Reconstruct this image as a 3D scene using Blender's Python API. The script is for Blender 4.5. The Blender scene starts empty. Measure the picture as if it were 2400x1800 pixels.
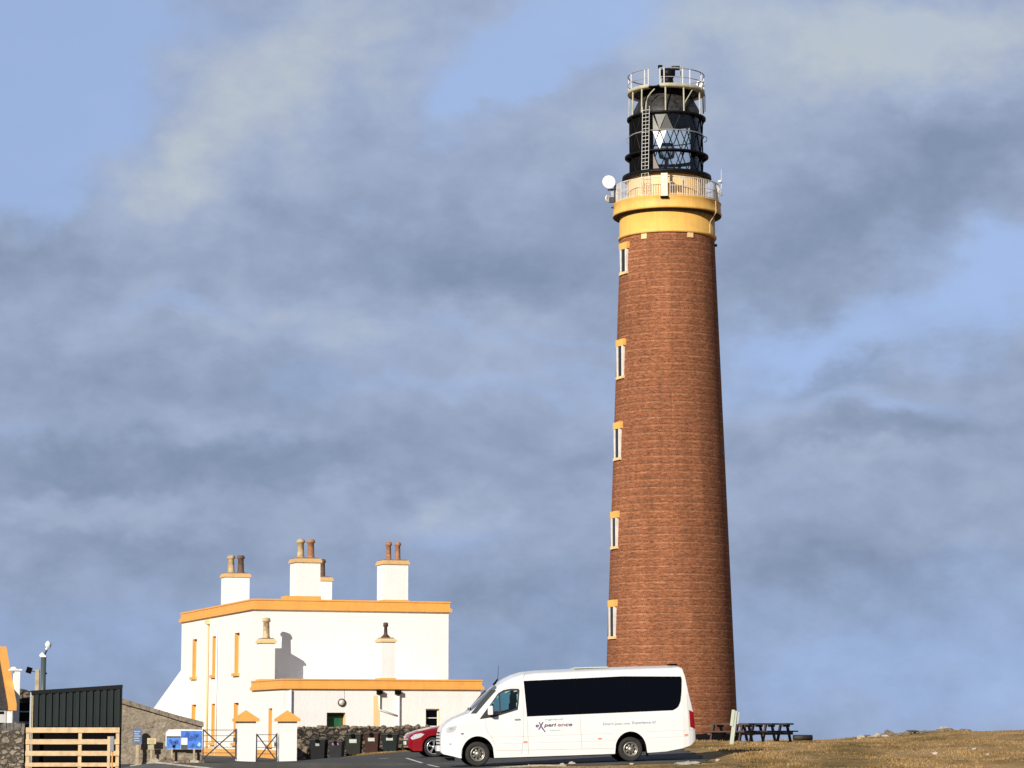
import bpy, bmesh, math, random
from mathutils import Vector, Matrix
R = math.radians
random.seed(7)
sc = bpy.context.scene
COL = sc.collection
# ------------------------------------------------------------------ camera
F, CX, CY = 6200.0, 1200.0, 900.0
EYE = 1.6
PITCH = math.atan(810.0/F)
SP, CP = math.sin(PITCH), math.cos(PITCH)
cam = bpy.data.cameras.new('camera'); camo = bpy.data.objects.new('camera', cam); COL.objects.link(camo)
cam.sensor_width = 36.0; cam.lens = 36.0*F/2400.0
cam.clip_start = 0.5; cam.clip_end = 60000
camo.location = (0, 0, EYE); camo.rotation_euler = (math.pi/2+PITCH, 0, 0)
sc.camera = camo
# ------------------------------------------------------------------ exposure / sun
EXPO = 0.45
sc.view_settings.view_transform = 'Standard'; sc.view_settings.look = 'None'
sc.view_settings.exposure = EXPO; sc.view_settings.gamma = 1.0
SUN_AZ, SUN_EL = 29.0, 22.0      # azimuth: degrees to the left of straight behind the camera
sund = Vector((-math.sin(R(SUN_AZ))*math.cos(R(SUN_EL)), -math.cos(R(SUN_AZ))*math.cos(R(SUN_EL)), math.sin(R(SUN_EL))))
sl = bpy.data.lights.new('sun', 'SUN'); sl.energy = 4.2; sl.angle = R(0.53); sl.color = (1.0, 0.93, 0.82)
so = bpy.data.objects.new('sun', sl); COL.objects.link(so); so.rotation_euler = sund.to_track_quat('Z', 'Y').to_euler()
so.location = sund*80

def lin(c):
    return tuple((x/12.92 if x <= 0.04045 else ((x+0.055)/1.055)**2.4) for x in [v/255.0 for v in c])

# ------------------------------------------------------------------ world (sky with layered cloud)
def build_world():
    w = bpy.data.worlds.new('World'); sc.world = w; w.use_nodes = True
    nt = w.node_tree; nt.nodes.clear(); N = nt.nodes; L = nt.links
    def n(t, **k):
        nd = N.new(t)
        for a, b in k.items(): setattr(nd, a, b)
        return nd
    def m(op, a, b=None, c=None, clamp=False):
        nd = n('ShaderNodeMath', operation=op); nd.use_clamp = clamp
        for i, v in enumerate((a, b, c)):
            if v is None: continue
            if isinstance(v, (int, float)): nd.inputs[i].default_value = v
            else: L.new(v, nd.inputs[i])
        return nd.outputs[0]
    tc = n('ShaderNodeTexCoord'); sep = n('ShaderNodeSeparateXYZ'); L.new(tc.outputs['Generated'], sep.inputs[0])
    az0 = m('ARCTAN2', sep.outputs[0], sep.outputs[1]); el0 = m('ARCSINE', sep.outputs[2])
    comb = n('ShaderNodeCombineXYZ'); L.new(az0, comb.inputs[0]); L.new(el0, comb.inputs[1])
    def noise(scale, detail, rough, sx=1.0, sy=1.0, off=0.0, dist=0.0, rot=0.0):
        mp = n('ShaderNodeMapping'); mp.inputs['Scale'].default_value = (sx, sy, 1); mp.inputs['Location'].default_value = (off, off*1.7, off*.3)
        mp.inputs['Rotation'].default_value = (0, 0, rot)
        L.new(comb.outputs[0], mp.inputs[0])
        nz = n('ShaderNodeTexNoise'); nz.inputs['Scale'].default_value = scale; nz.inputs['Detail'].default_value = detail
        nz.inputs['Roughness'].default_value = rough; nz.inputs['Distortion'].default_value = dist
        L.new(mp.outputs[0], nz.inputs['Vector']); return nz
    wn = noise(22, 5, .55, 1, 1.6, 3.1)
    ws = n('ShaderNodeSeparateXYZ'); L.new(wn.outputs['Color'], ws.inputs[0])
    az = m('ADD', az0, m('MULTIPLY', m('SUBTRACT', ws.outputs[0], .5), .070))
    el = m('ADD', el0, m('MULTIPLY', m('SUBTRACT', ws.outputs[1], .5), .055))
    def blob(px, py, rx, ry, amp, rot=0.0, power=2):
        a = (px/.9217-1200)/F; e = (1710-py/.9217)/F
        dx = m('SUBTRACT', az, a); dy = m('SUBTRACT', el, e)
        c, s = math.cos(R(rot)), math.sin(R(rot))
        u = m('ADD', m('MULTIPLY', dx, c), m('MULTIPLY', dy, s)); v = m('SUBTRACT', m('MULTIPLY', dy, c), m('MULTIPLY', dx, s))
        rx = rx/.9217/F; ry = ry/.9217/F
        q = m('ADD', m('POWER', m('ABSOLUTE', m('DIVIDE', u, rx)), power), m('POWER', m('ABSOLUTE', m('DIVIDE', v, ry)), power))
        return m('MULTIPLY', m('EXPONENT', m('MULTIPLY', q, -1)), amp)
    def total(base, lst):
        t = base
        for b in lst:
            bb = blob(*b); t = m('ADD', t, bb)
        return t
    # clear-sky amount (1 = blue gap)
    n1 = noise(14, 7, .56, 1, 1.6, 0.4, .15); n2 = noise(52, 6, .62, 1, 1.3, 5.2); n3 = noise(9, 4, .5, 1, 2.2, 9.7)
    nn = m('SUBTRACT', n1.outputs[0], .5); nf = m('SUBTRACT', n2.outputs[0], .5); nb = m('SUBTRACT', n3.outputs[0], .5)
    clear = total(.08, [
        (60, 60, 340, 260, 1.1, 38, 3), (150, 300, 110, 190, .80, -35, 3), (30, 420, 120, 110, .55, 0, 2),
        (1230, 60, 300, 95, .92, 26, 2), (1060, 200, 150, 34, .60, 22, 2),
        (1950, 690, 430, 85, .58, 20, 2), (2180, 560, 140, 100, .58, 34, 2), (1700, 1060, 300, 30, .2, 4, 2), (2050, 880, 200, 30, .2, 6, 2), (1700, 775, 170, 45, .45, 6, 2),
        (1040, 850, 330, 40, .34, -4, 2), (370, 690, 150, 26, .42, 5, 2), (1130, 740, 260, 26, .25, -8, 2), (1500, 430, 120, 50, .20, 0, 2), (800, 480, 90, 24, .2, 0, 2),
        (300, 1400, 900, 150, .36, 0, 2), (1900, 1440, 900, 170, .42, 0, 2), (1850, 900, 240, 30, .30, -3, 2),
        (1000, 1160, 150, 60, .34, 0, 2), (100, 960, 420, 36, .20, 0, 2)])
    clear = m('ADD', clear, m('ADD', m('MULTIPLY', nn, .80), m('MULTIPLY', nf, .26)))
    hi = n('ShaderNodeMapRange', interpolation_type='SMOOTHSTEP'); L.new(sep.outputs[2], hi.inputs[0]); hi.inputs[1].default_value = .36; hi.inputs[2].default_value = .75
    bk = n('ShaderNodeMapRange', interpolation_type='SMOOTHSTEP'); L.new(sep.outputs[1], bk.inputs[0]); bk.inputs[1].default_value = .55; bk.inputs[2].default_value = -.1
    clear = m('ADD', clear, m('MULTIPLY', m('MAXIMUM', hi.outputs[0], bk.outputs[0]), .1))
    ss = n('ShaderNodeMapRange', interpolation_type='SMOOTHSTEP'); L.new(clear, ss.inputs[0])
    ss.inputs[1].default_value = .02; ss.inputs[2].default_value = .95
    # cloud brightness 0 dark .. 1 light
    br = total(.44, [
        (560, 190, 330, 150, .40, 50, 2), (380, 380, 170, 150, .34, 40, 2), (860, 120, 260, 130, .22, 10, 2), (1640, 70, 460, 110, .46, -8, 2), (2120, 130, 360, 120, .42, 12, 2),
        (1300, 300, 240, 100, .16, 0, 2), (1560, 260, 200, 80, .12, 0, 2),
        (980, 575, 380, 75, -.34, -8, 2), (1270, 500, 190, 80, -.20, 0, 2), (2060, 390, 360, 110, -.36, 30, 2), (1730, 560, 230, 90, -.26, 20, 2), (700, 470, 200, 60, -.10, -10, 2),
        (330, 830, 420, 60, -.22, 0, 2), (420, 1020, 480, 55, -.34, 3, 3), (80, 600, 220, 70, -.28, 0, 2), (1930, 950, 330, 40, -.34, 4, 2), (1780, 830, 150, 24, -.30, 8, 2),
        (700, 720, 330, 40, .22, -4, 2), (1150, 690, 170, 50, .20, 0, 2), (960, 830, 170, 40, .16, 0, 2), (560, 960, 150, 30, .18, 0, 2), (200, 1110, 260, 40, .16, 0, 2),
        (200, 1200, 460, 40, -.26, 0, 2), (980, 1110, 170, 50, .34, 0, 2), (1280, 1010, 180, 40, -.18, 0, 2), (1850, 1240, 420, 50, -.30, 0, 2), (1100, 1420, 1700, 150, -.36, 0, 2),
        (1900, 1010, 240, 26, .16, 0, 2), (1100, 1280, 300, 30, -.16, 0, 2)])
    br = m('ADD', br, m('ADD', m('MULTIPLY', nb, .30), m('MULTIPLY', nf, .42)))
    br = m('SUBTRACT', br, m('MULTIPLY', m('MAXIMUM', hi.outputs[0], bk.outputs[0]), .5))  # unseen cloud overhead and behind the camera darkened to cut ambient light
    n4 = noise(24, 7, .60, 1, 1.45, 17.3, .25)
    br = m('ADD', br, m('MULTIPLY', m('SUBTRACT', n4.outputs[0], .5), .66))
    n5 = noise(30, 4, .5, 1, 1.5, 33.1, .2)      # billows: creases between soft rounded heads
    bil = m('SUBTRACT', .16, m('ABSOLUTE', m('SUBTRACT', n5.outputs[0], .5)))
    br = m('SUBTRACT', br, m('MULTIPLY', m('MAXIMUM', bil, 0.0), .65)); br = m('ADD', br, .06)
    cr = n('ShaderNodeValToRGB'); L.new(br, cr.inputs[0])
    k = 1/2**EXPO
    e = cr.color_ramp.elements
    e[0].position = .0; e[0].color = (*[v*k for v in lin((130, 147, 174))], 1)
    e[1].position = 1.0; e[1].color = (*[v*k for v in lin((184, 195, 206))], 1)
    x = e.new(.30); x.color = (*[v*k for v in lin((145, 161, 189))], 1)
    x = e.new(.62); x.color = (*[v*k for v in lin((162, 176, 203))], 1)
    sky = n('ShaderNodeTexSky', sky_type='NISHITA'); sky.sun_disc = False
    sky.sun_elevation = R(SUN_EL); sky.sun_rotation = R(180+SUN_AZ)
    sky.air_density = 1.0; sky.dust_density = .4; sky.ozone_density = 2.0
    bs = n('ShaderNodeBackground'); bs.inputs[1].default_value = .15
    mixt = n('ShaderNodeMix', data_type='RGBA', blend_type='MULTIPLY'); mixt.inputs[0].default_value = 1
    zz = m('ADD', m('MULTIPLY', m('MAXIMUM', sep.outputs[2], 0.0), .1), .56)
    cv = n('ShaderNodeCombineXYZ'); L.new(sep.outputs[0], cv.inputs[0]); L.new(sep.outputs[1], cv.inputs[1]); L.new(zz, cv.inputs[2])
    nv = n('ShaderNodeVectorMath', operation='NORMALIZE'); L.new(cv.outputs[0], nv.inputs[0]); L.new(nv.outputs[0], sky.inputs[0])
    L.new(sky.outputs[0], mixt.inputs['A']); mixt.inputs['B'].default_value = SKY_TINT
    L.new(mixt.outputs['Result'], bs.inputs[0])
    bc = n('ShaderNodeBackground'); L.new(cr.outputs[0], bc.inputs[0]); L.new(m('SUBTRACT', 1.0, m('MULTIPLY', m('MAXIMUM', hi.outputs[0], bk.outputs[0]), .45)), bc.inputs[1])  # cloud out of view dimmed further so that shadows go deeper
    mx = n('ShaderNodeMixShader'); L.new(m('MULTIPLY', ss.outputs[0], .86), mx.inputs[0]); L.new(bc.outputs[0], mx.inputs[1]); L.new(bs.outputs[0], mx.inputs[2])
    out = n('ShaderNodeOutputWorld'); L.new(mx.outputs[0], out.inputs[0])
SKY_TINT = (1.60, 1.30, 1.20, 1)
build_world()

# ------------------------------------------------------------------ projection helpers
def P(px, py, Y):
    u = (px-CX)/F; v = (CY-py)/F
    t = Y/(CP - v*SP)
    return Vector((t*u, Y, EYE + t*(SP+v*CP)))
def PX(px, Y, py=1750): return P(px, py, Y).x
def PZ(py, Y): return P(1200, py, Y).z

# ------------------------------------------------------------------ terrain height
XS = [-60, -20, -14, -12, -11, -9, -7, -4, 0, 4, 8, 12, 14, 19, 26, 45]
TY = {
 0:   [.1]*15,
 40:  [.2]*15,
 60:  [.35, .35, .35, .32, .25, .22, .30, .36, .40, .45, .50, .52, .58, .6, .6],
 76:  [.50, .50, .55, .52, .42, .36, .45, .57, .69, .74, .80, .84, .90, .95, .9],
 82:  [.50, .50, .60, .60, .45, .36, .48, .62, .74, .80, .86, .90, .98, 1.0, 1.0],
 92:  [.35, .35, .35, .30, .28, .34, .60, .75, .85, .90, .95, .98, 1.12, 1.2, 1.1],
 105: [.30, .30, .30, .24, .24, .40, .66, .80, .90, .96, 1.0, 1.05, 1.30, 1.40, 1.3],
 118: [.30, .30, .25, .20, .26, .48, .74, .84, .93, 1.0, 1.05, 1.10, 1.49, 1.54, 1.5],
 130: [.30, .30, .25, .22, .25, .40, .65, .78, .88, .93, .95, .96, 1.30, 1.40, 1.3],
 147: [.30, .30, .25, .25, .25, .40, .60, .70, .85, .90, .90, .90, 1.0, 1.0, 1.0],
 165: [.20, .20, .20, .20, .20, .30, .50, .60, .70, .75, .75, .75, .8, .8, .8],
 250: [-2.5]*15, 320: [-25]*15, 430: [-75]*15, 900: [-80]*15}
for _k in TY:
    _r = TY[_k]; TY[_k] = _r[:3]+[_r[2]]+_r[3:]
TY[76][0:5] = [.36, .36, .36, .38, .50]; TY[82][0:5] = [.34, .34, .34, .38, .60]; TY[92][0:4] = [.3, .3, .3, .3]
TY[82][9:14] = [.78, .98, 1.02, 1.02, 1.04]; TY[92][9:14] = [.95, 1.05, 1.04, 1.02, 1.14]
TY[105][9:13] = [.98, 1.06, 1.02, 1.02]; TY[118][9:13] = [1.0, 1.08, 1.06, 1.04]
TK = sorted(TY)
def lerp(a, b, t): return a+(b-a)*t
def rowv(row, x):
    if x <= XS[0]: return row[0]
    for i in range(len(XS)-1):
        if x <= XS[i+1]: return lerp(row[i], row[i+1], (x-XS[i])/(XS[i+1]-XS[i]))
    return row[-1]
def base_h(x, y):
    yy = abs(y) if y > -300 else 0
    if y < 0: yy = 0 if y > -500 else min(900, (-y-500)+165)
    k = TK[-1]
    h = TY[k][0]
    for i in range(len(TK)-1):
        if yy <= TK[i+1]:
            t = (yy-TK[i])/(TK[i+1]-TK[i]); h = lerp(rowv(TY[TK[i]], x), rowv(TY[TK[i+1]], x), t); break
    ax = abs(x)
    if ax > 300: h = lerp(h, -75, min(1, (ax-300)/200))
    return h
from mathutils import noise as mn
def smooth(a, b, x):
    t = max(0, min(1, (x-a)/(b-a))); return t*t*(3-2*t)
FAR = 111.0
def paved(x, y):
    """1 on tarmac, 0 on grass"""
    xr = 5.8
    near = 74.3 if x > -1.3 else 40
    a = smooth(xr+.8, xr, x)*smooth(near-.3, near+.2, y)*smooth(FAR+.6, FAR-.2, y)
    b = smooth(-6.2, -7.6, x)*smooth(70, 80, y)*smooth(150, 128, y)
    return max(a, b)
def height(x, y):
    h = base_h(x, y)
    g = 1-paved(x, y)
    if y > 50 and y < 240 and abs(x) < 120:
        n1 = mn.noise(Vector((x*.16, y*.16, 1.3)))*.16
        n2 = mn.noise(Vector((x*.42, y*.42, 4.7)))*.10
        n3 = mn.noise(Vector((x*1.9, y*1.9, 9.7)))*.035
        k = smooth(50, 62, y)*smooth(240, 170, y)
        if x < 7 and y > 112: k *= .35
        if y > 112 and x < -4: k *= .5
        h += g*k*(n1+n2+n3)
    # low grass lip in front of the parked bus
    if x > -1.6 and y < 76:
        lip = smooth(-1.4, -.4, x)*smooth(69.0, 72.6, y)*smooth(74.4, 73.4, y)*smooth(8.5, 6.0, x)
        h += lip*(.06+.03*mn.noise(Vector((x*1.3, y*.8, 2))))
    return h

# ------------------------------------------------------------------ materials
MATS = {}
def nodes_of(name):
    m = bpy.data.materials.new(name); m.use_nodes = True
    nt = m.node_tree; b = nt.nodes['Principled BSDF']; return m, nt, b
def mat(name, color, rough=.7, metal=0.0, spec=.5, var=.0, vscale=3.0, bump=0.0, bscale=20.0, coat=0.0, dirt=None):
    if name in MATS: return MATS[name]
    m, nt, b = nodes_of(name); L = nt.links
    b.inputs['Roughness'].default_value = rough; b.inputs['Metallic'].default_value = metal
    b.inputs['Specular IOR Level'].default_value = spec
    b.inputs['Coat Weight'].default_value = coat
    b.inputs['Base Color'].default_value = (*color, 1)
    tc = nt.nodes.new('ShaderNodeTexCoord')
    if var > 0 or dirt:
        nz = nt.nodes.new('ShaderNodeTexNoise'); nz.inputs['Scale'].default_value = vscale; nz.inputs['Detail'].default_value = 6; nz.inputs['Roughness'].default_value = .62
        L.new(tc.outputs['Object'], nz.inputs['Vector'])
        cr = nt.nodes.new('ShaderNodeValToRGB'); L.new(nz.outputs[0], cr.inputs[0])
        e = cr.color_ramp.elements
        d = dirt if dirt else tuple(c*(1-var) for c in color)
        e[0].position = .33; e[0].color = (*d, 1); e[1].position = .62; e[1].color = (*[min(1, c*(1+var*.5)) for c in color], 1)
        L.new(cr.outputs[0], b.inputs['Base Color'])
    if bump > 0:
        nb = nt.nodes.new('ShaderNodeTexNoise'); nb.inputs['Scale'].default_value = bscale; nb.inputs['Detail'].default_value = 5
        L.new(tc.outputs['Object'], nb.inputs['Vector'])
        bp = nt.nodes.new('ShaderNodeBump'); bp.inputs['Strength'].default_value = bump; bp.inputs['Distance'].default_value = .03
        L.new(nb.outputs[0], bp.inputs['Height']); L.new(bp.outputs[0], b.inputs['Normal'])
    MATS[name] = m; return m
def stain_mat(name, color, stain, amt=.35, rough=.85, bump=.4, bscale=14):
    """painted or harled wall with faint vertical run stains"""
    if name in MATS: return MATS[name]
    m, nt, b = nodes_of(name); L = nt.links
    b.inputs['Roughness'].default_value = rough
    tc = nt.nodes.new('ShaderNodeTexCoord')
    def nz(scale, sc_, det=6):
        mp = nt.nodes.new('ShaderNodeMapping'); mp.inputs['Scale'].default_value = sc_; L.new(tc.outputs['Object'], mp.inputs[0])
        x = nt.nodes.new('ShaderNodeTexNoise'); x.inputs['Scale'].default_value = scale; x.inputs['Detail'].default_value = det; x.inputs['Roughness'].default_value = .6
        L.new(mp.outputs[0], x.inputs['Vector']); return x.outputs[0]
    a = nz(1.0, (4, 4, .35)); c = nz(1.2, (1, 1, 1))
    ad = nt.nodes.new('ShaderNodeMath'); ad.operation = 'ADD'; L.new(a, ad.inputs[0]); L.new(c, ad.inputs[1])
    mr = nt.nodes.new('ShaderNodeMapRange'); L.new(ad.outputs[0], mr.inputs[0]); mr.inputs[1].default_value = .95; mr.inputs[2].default_value = 1.45
    mr.inputs[3].default_value = 0; mr.inputs[4].default_value = amt
    mx = nt.nodes.new('ShaderNodeMix'); mx.data_type = 'RGBA'; L.new(mr.outputs[0], mx.inputs[0])
    mx.inputs['A'].default_value = (*color, 1); mx.inputs['B'].default_value = (*stain, 1)
    L.new(mx.outputs['Result'], b.inputs['Base Color'])
    nb = nz(bscale, (1, 1, 1), 4)
    bp = nt.nodes.new('ShaderNodeBump'); bp.inputs['Strength'].default_value = bump; bp.inputs['Distance'].default_value = .02
    L.new(nb, bp.inputs['Height']); L.new(bp.outputs[0], b.inputs['Normal'])
    MATS[name] = m; return m
def rubble_mat(name, c1, c2, mortar, scale=3.2, bump=1.0):
    if name in MATS: return MATS[name]
    m, nt, b = nodes_of(name); L = nt.links; b.inputs['Roughness'].default_value = .93
    tc = nt.nodes.new('ShaderNodeTexCoord')
    mp = nt.nodes.new('ShaderNodeMapping'); mp.inputs['Scale'].default_value = (1, 1, 1.55); L.new(tc.outputs['Object'], mp.inputs[0])
    dn = nt.nodes.new('ShaderNodeTexNoise'); dn.inputs['Scale'].default_value = 5.0; dn.inputs['Detail'].default_value = 5; L.new(mp.outputs[0], dn.inputs['Vector'])
    mxv = nt.nodes.new('ShaderNodeMix'); mxv.data_type = 'VECTOR'; mxv.inputs[0].default_value = .24
    L.new(mp.outputs[0], mxv.inputs['A']); L.new(dn.outputs['Color'], mxv.inputs['B'])
    vo = nt.nodes.new('ShaderNodeTexVoronoi'); vo.inputs['Scale'].default_value = scale; L.new(mxv.outputs['Result'], vo.inputs['Vector'])
    ve = nt.nodes.new('ShaderNodeTexVoronoi'); ve.feature = 'DISTANCE_TO_EDGE'; ve.inputs['Scale'].default_value = scale; L.new(mxv.outputs['Result'], ve.inputs['Vector'])
    sp = nt.nodes.new('ShaderNodeSeparateColor'); L.new(vo.outputs['Color'], sp.inputs[0])
    cr = nt.nodes.new('ShaderNodeValToRGB'); L.new(sp.outputs[0], cr.inputs[0]); e = cr.color_ramp.elements
    e[0].color = (*c1, 1); e[1].color = (*c2, 1)
    nz = nt.nodes.new('ShaderNodeTexNoise'); nz.inputs['Scale'].default_value = 9; nz.inputs['Detail'].default_value = 7; L.new(tc.outputs['Object'], nz.inputs['Vector'])
    mr = nt.nodes.new('ShaderNodeMapRange'); L.new(nz.outputs[0], mr.inputs[0]); mr.inputs[1].default_value = .3; mr.inputs[2].default_value = .7; mr.inputs[3].default_value = .55; mr.inputs[4].default_value = 1.35
    mu = nt.nodes.new('ShaderNodeMix'); mu.data_type = 'RGBA'; mu.blend_type = 'MULTIPLY'; mu.inputs[0].default_value = 1
    L.new(cr.outputs[0], mu.inputs['A']); L.new(mr.outputs[0], mu.inputs['B'])
    ed = nt.nodes.new('ShaderNodeMapRange'); L.new(ve.outputs['Distance'], ed.inputs[0]); ed.inputs[1].default_value = .0; ed.inputs[2].default_value = .16
    mx = nt.nodes.new('ShaderNodeMix'); mx.data_type = 'RGBA'; L.new(ed.outputs[0], mx.inputs[0]); mx.inputs['A'].default_value = (*mortar, 1); L.new(mu.outputs['Result'], mx.inputs['B'])
    L.new(mx.outputs['Result'], b.inputs['Base Color'])
    ad = nt.nodes.new('ShaderNodeMath'); ad.operation = 'MULTIPLY_ADD'; L.new(nz.outputs[0], ad.inputs[0]); ad.inputs[1].default_value = .5; L.new(ed.outputs[0], ad.inputs[2])
    bp = nt.nodes.new('ShaderNodeBump'); bp.inputs['Strength'].default_value = bump; bp.inputs['Distance'].default_value = .06
    L.new(ad.outputs[0], bp.inputs['Height']); L.new(bp.outputs[0], b.inputs['Normal'])
    MATS[name] = m; return m
def brick_mat():
    m, nt, b = nodes_of('red_brick'); L = nt.links; b.inputs['Roughness'].default_value = .92; b.inputs['Specular IOR Level'].default_value = .2
    uv = nt.nodes.new('ShaderNodeUVMap'); uv.uv_map = 'UVMap'
    def brick(width, rh, off, c1, c2, mo, ms):
        t = nt.nodes.new('ShaderNodeTexBrick'); L.new(uv.outputs[0], t.inputs['Vector'])
        t.inputs['Scale'].default_value = 1; t.inputs['Brick Width'].default_value = width; t.inputs['Row Height'].default_value = rh
        t.inputs['Mortar Size'].default_value = ms; t.inputs['Mortar Smooth'].default_value = .3; t.inputs['Bias'].default_value = 0
        t.offset = off
        for k, c in (('Color1', c1), ('Color2', c2), ('Mortar', mo)): t.inputs[k].default_value = (*c, 1)
        return t
    st = brick(.24, .0717, .5, (.165, .055, .025), (.305, .110, .050), (.33, .170, .095), .006)
    hd = brick(.12, .0717, .5, (.095, .034, .018), (.235, .082, .038), (.34, .185, .105), .007)
    sp = nt.nodes.new('ShaderNodeSeparateXYZ'); L.new(uv.outputs[0], sp.inputs[0])
    def mth(op, a, bb):
        x = nt.nodes.new('ShaderNodeMath'); x.operation = op
        for i, v in enumerate((a, bb)):
            if isinstance(v, (int, float)): x.inputs[i].default_value = v
            else: L.new(v, x.inputs[i])
        return x.outputs[0]
    fr = mth('FRACT', mth('DIVIDE', sp.outputs[1], .43), 0)
    ishead = mth('LESS_THAN', fr, 1/6)
    mx = nt.nodes.new('ShaderNodeMix'); mx.data_type = 'RGBA'; L.new(ishead, mx.inputs[0]); L.new(st.outputs[0], mx.inputs['A']); L.new(hd.outputs[0], mx.inputs['B'])
    def noise(sx, sy, det, rough=.6):
        mp = nt.nodes.new('ShaderNodeMapping'); mp.inputs['Scale'].default_value = (sx, sy, 1); L.new(uv.outputs[0], mp.inputs[0])
        z = nt.nodes.new('ShaderNodeTexNoise'); z.inputs['Scale'].default_value = 1; z.inputs['Detail'].default_value = det; z.inputs['Roughness'].default_value = rough
        L.new(mp.outputs[0], z.inputs['Vector']); return z.outputs[0]
    def mrange(v, a, bb, c, d):
        x = nt.nodes.new('ShaderNodeMapRange'); L.new(v, x.inputs[0])
        for i, q in enumerate((a, bb, c, d)): x.inputs[i+1].default_value = q
        return x.outputs[0]
    # light repointed bed joints every sixth course, broken along their length
    line = mth('MULTIPLY', mth('GREATER_THAN', fr, .80), mth('LESS_THAN', fr, .97))
    brk = mrange(noise(1.1, 7.0, 4), .40, .62, 0, .65)
    lf = mth('MULTIPLY', line, brk)
    mx2 = nt.nodes.new('ShaderNodeMix'); mx2.data_type = 'RGBA'; L.new(lf, mx2.inputs[0]); L.new(mx.outputs['Result'], mx2.inputs['A']); mx2.inputs['B'].default_value = (.46, .215, .115, 1)
    f1 = mrange(noise(5.2, 11, 5, .72), .30, .70, .52, 1.42); f2 = mrange(noise(.30, .20, 5), .3, .7, .84, 1.12)
    f3 = mrange(noise(1.5, .10, 7), .3, .7, .80, 1.14)
    f = mth('MULTIPLY', mth('MULTIPLY', f1, f2), f3)
    mu = nt.nodes.new('ShaderNodeMix'); mu.data_type = 'RGBA'; mu.blend_type = 'MULTIPLY'; mu.inputs[0].default_value = 1
    L.new(mx2.outputs['Result'], mu.inputs['A']); L.new(f, mu.inputs['B'])
    # grey lime bloom patches
    gf = mrange(noise(.9, 1.3, 6, .65), .60, .78, 0, .35)
    mg = nt.nodes.new('ShaderNodeMix'); mg.data_type = 'RGBA'; L.new(gf, mg.inputs[0]); L.new(mu.outputs['Result'], mg.inputs['A']); mg.inputs['B'].default_value = (.27, .135, .08, 1)
    L.new(mg.outputs['Result'], b.inputs['Base Color'])
    bp = nt.nodes.new('ShaderNodeBump'); bp.inputs['Strength'].default_value = .7; bp.inputs['Distance'].default_value = .02
    L.new(f1, bp.inputs['Height']); L.new(bp.outputs[0], b.inputs['Normal'])
    MATS['brick'] = m; return m
def glass_mat(name, tint, trans=.85, rough=.03):
    if name in MATS: return MATS[name]
    m = bpy.data.materials.new(name); m.use_nodes = True; nt = m.node_tree; nt.nodes.clear()
    t = nt.nodes.new('ShaderNodeBsdfTransparent'); t.inputs[0].default_value = (*tint, 1)
    g = nt.nodes.new('ShaderNodeBsdfGlossy'); g.inputs['Roughness'].default_value = rough; g.inputs['Color'].default_value = (.9, .95, 1, 1)
    fr = nt.nodes.new('ShaderNodeFresnel'); fr.inputs[0].default_value = 1.45
    ad = nt.nodes.new('ShaderNodeMath'); ad.operation = 'ADD'; ad.inputs[1].default_value = (1-trans)*.5; nt.links.new(fr.outputs[0], ad.inputs[0])
    x = nt.nodes.new('ShaderNodeMixShader'); o = nt.nodes.new('ShaderNodeOutputMaterial')
    nt.links.new(ad.outputs[0], x.inputs[0]); nt.links.new(t.outputs[0], x.inputs[1]); nt.links.new(g.outputs[0], x.inputs[2]); nt.links.new(x.outputs[0], o.inputs[0])
    MATS[name] = m; return m
def grass_mat(name, blades=False):
    m, nt, b = nodes_of(name); L = nt.links; b.inputs['Roughness'].default_value = .95; b.inputs['Specular IOR Level'].default_value = .15
    tc = nt.nodes.new('ShaderNodeTexCoord')
    def nz(scale, det, sc_=(1, 1, 1), rough=.6):
        mp = nt.nodes.new('ShaderNodeMapping'); mp.inputs['Scale'].default_value = sc_; L.new(tc.outputs['Object'], mp.inputs[0])
        x = nt.nodes.new('ShaderNodeTexNoise'); x.inputs['Scale'].default_value = scale; x.inputs['Detail'].default_value = det; x.inputs['Roughness'].default_value = rough
        L.new(mp.outputs[0], x.inputs['Vector']); return x.outputs[0]
    a = nz(.42, 8, (1, .55, 1), .66); c = nz(5.0, 6, (.55, 1, 1), .7)
    cr = nt.nodes.new('ShaderNodeValToRGB'); L.new(a, cr.inputs[0]); e = cr.color_ramp.elements
    e[0].position = .30; e[0].color = (.125, .085, .030, 1)
    e[1].position = .72; e[1].color = (.46, .30, .14, 1)
    x = e.new(.42); x.color = (.21, .138, .052, 1)
    x = e.new(.54); x.color = (.345, .222, .095, 1)
    mr = nt.nodes.new('ShaderNodeMapRange'); L.new(c, mr.inputs[0]); mr.inputs[1].default_value = .3; mr.inputs[2].default_value = .7; mr.inputs[3].default_value = .68; mr.inputs[4].default_value = 1.32
    mu = nt.nodes.new('ShaderNodeMix'); mu.data_type = 'RGBA'; mu.blend_type = 'MULTIPLY'; mu.inputs[0].default_value = 1
    L.new(cr.outputs[0], mu.inputs['A']); L.new(mr.outputs[0], mu.inputs['B']); L.new(mu.outputs['Result'], b.inputs['Base Color'])
    if not blades:
        bp = nt.nodes.new('ShaderNodeBump'); bp.inputs['Strength'].default_value = .6; bp.inputs['Distance'].default_value = .12
        L.new(c, bp.inputs['Height']); L.new(bp.outputs[0], b.inputs['Normal'])
    MATS[name] = m; return m

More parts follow.
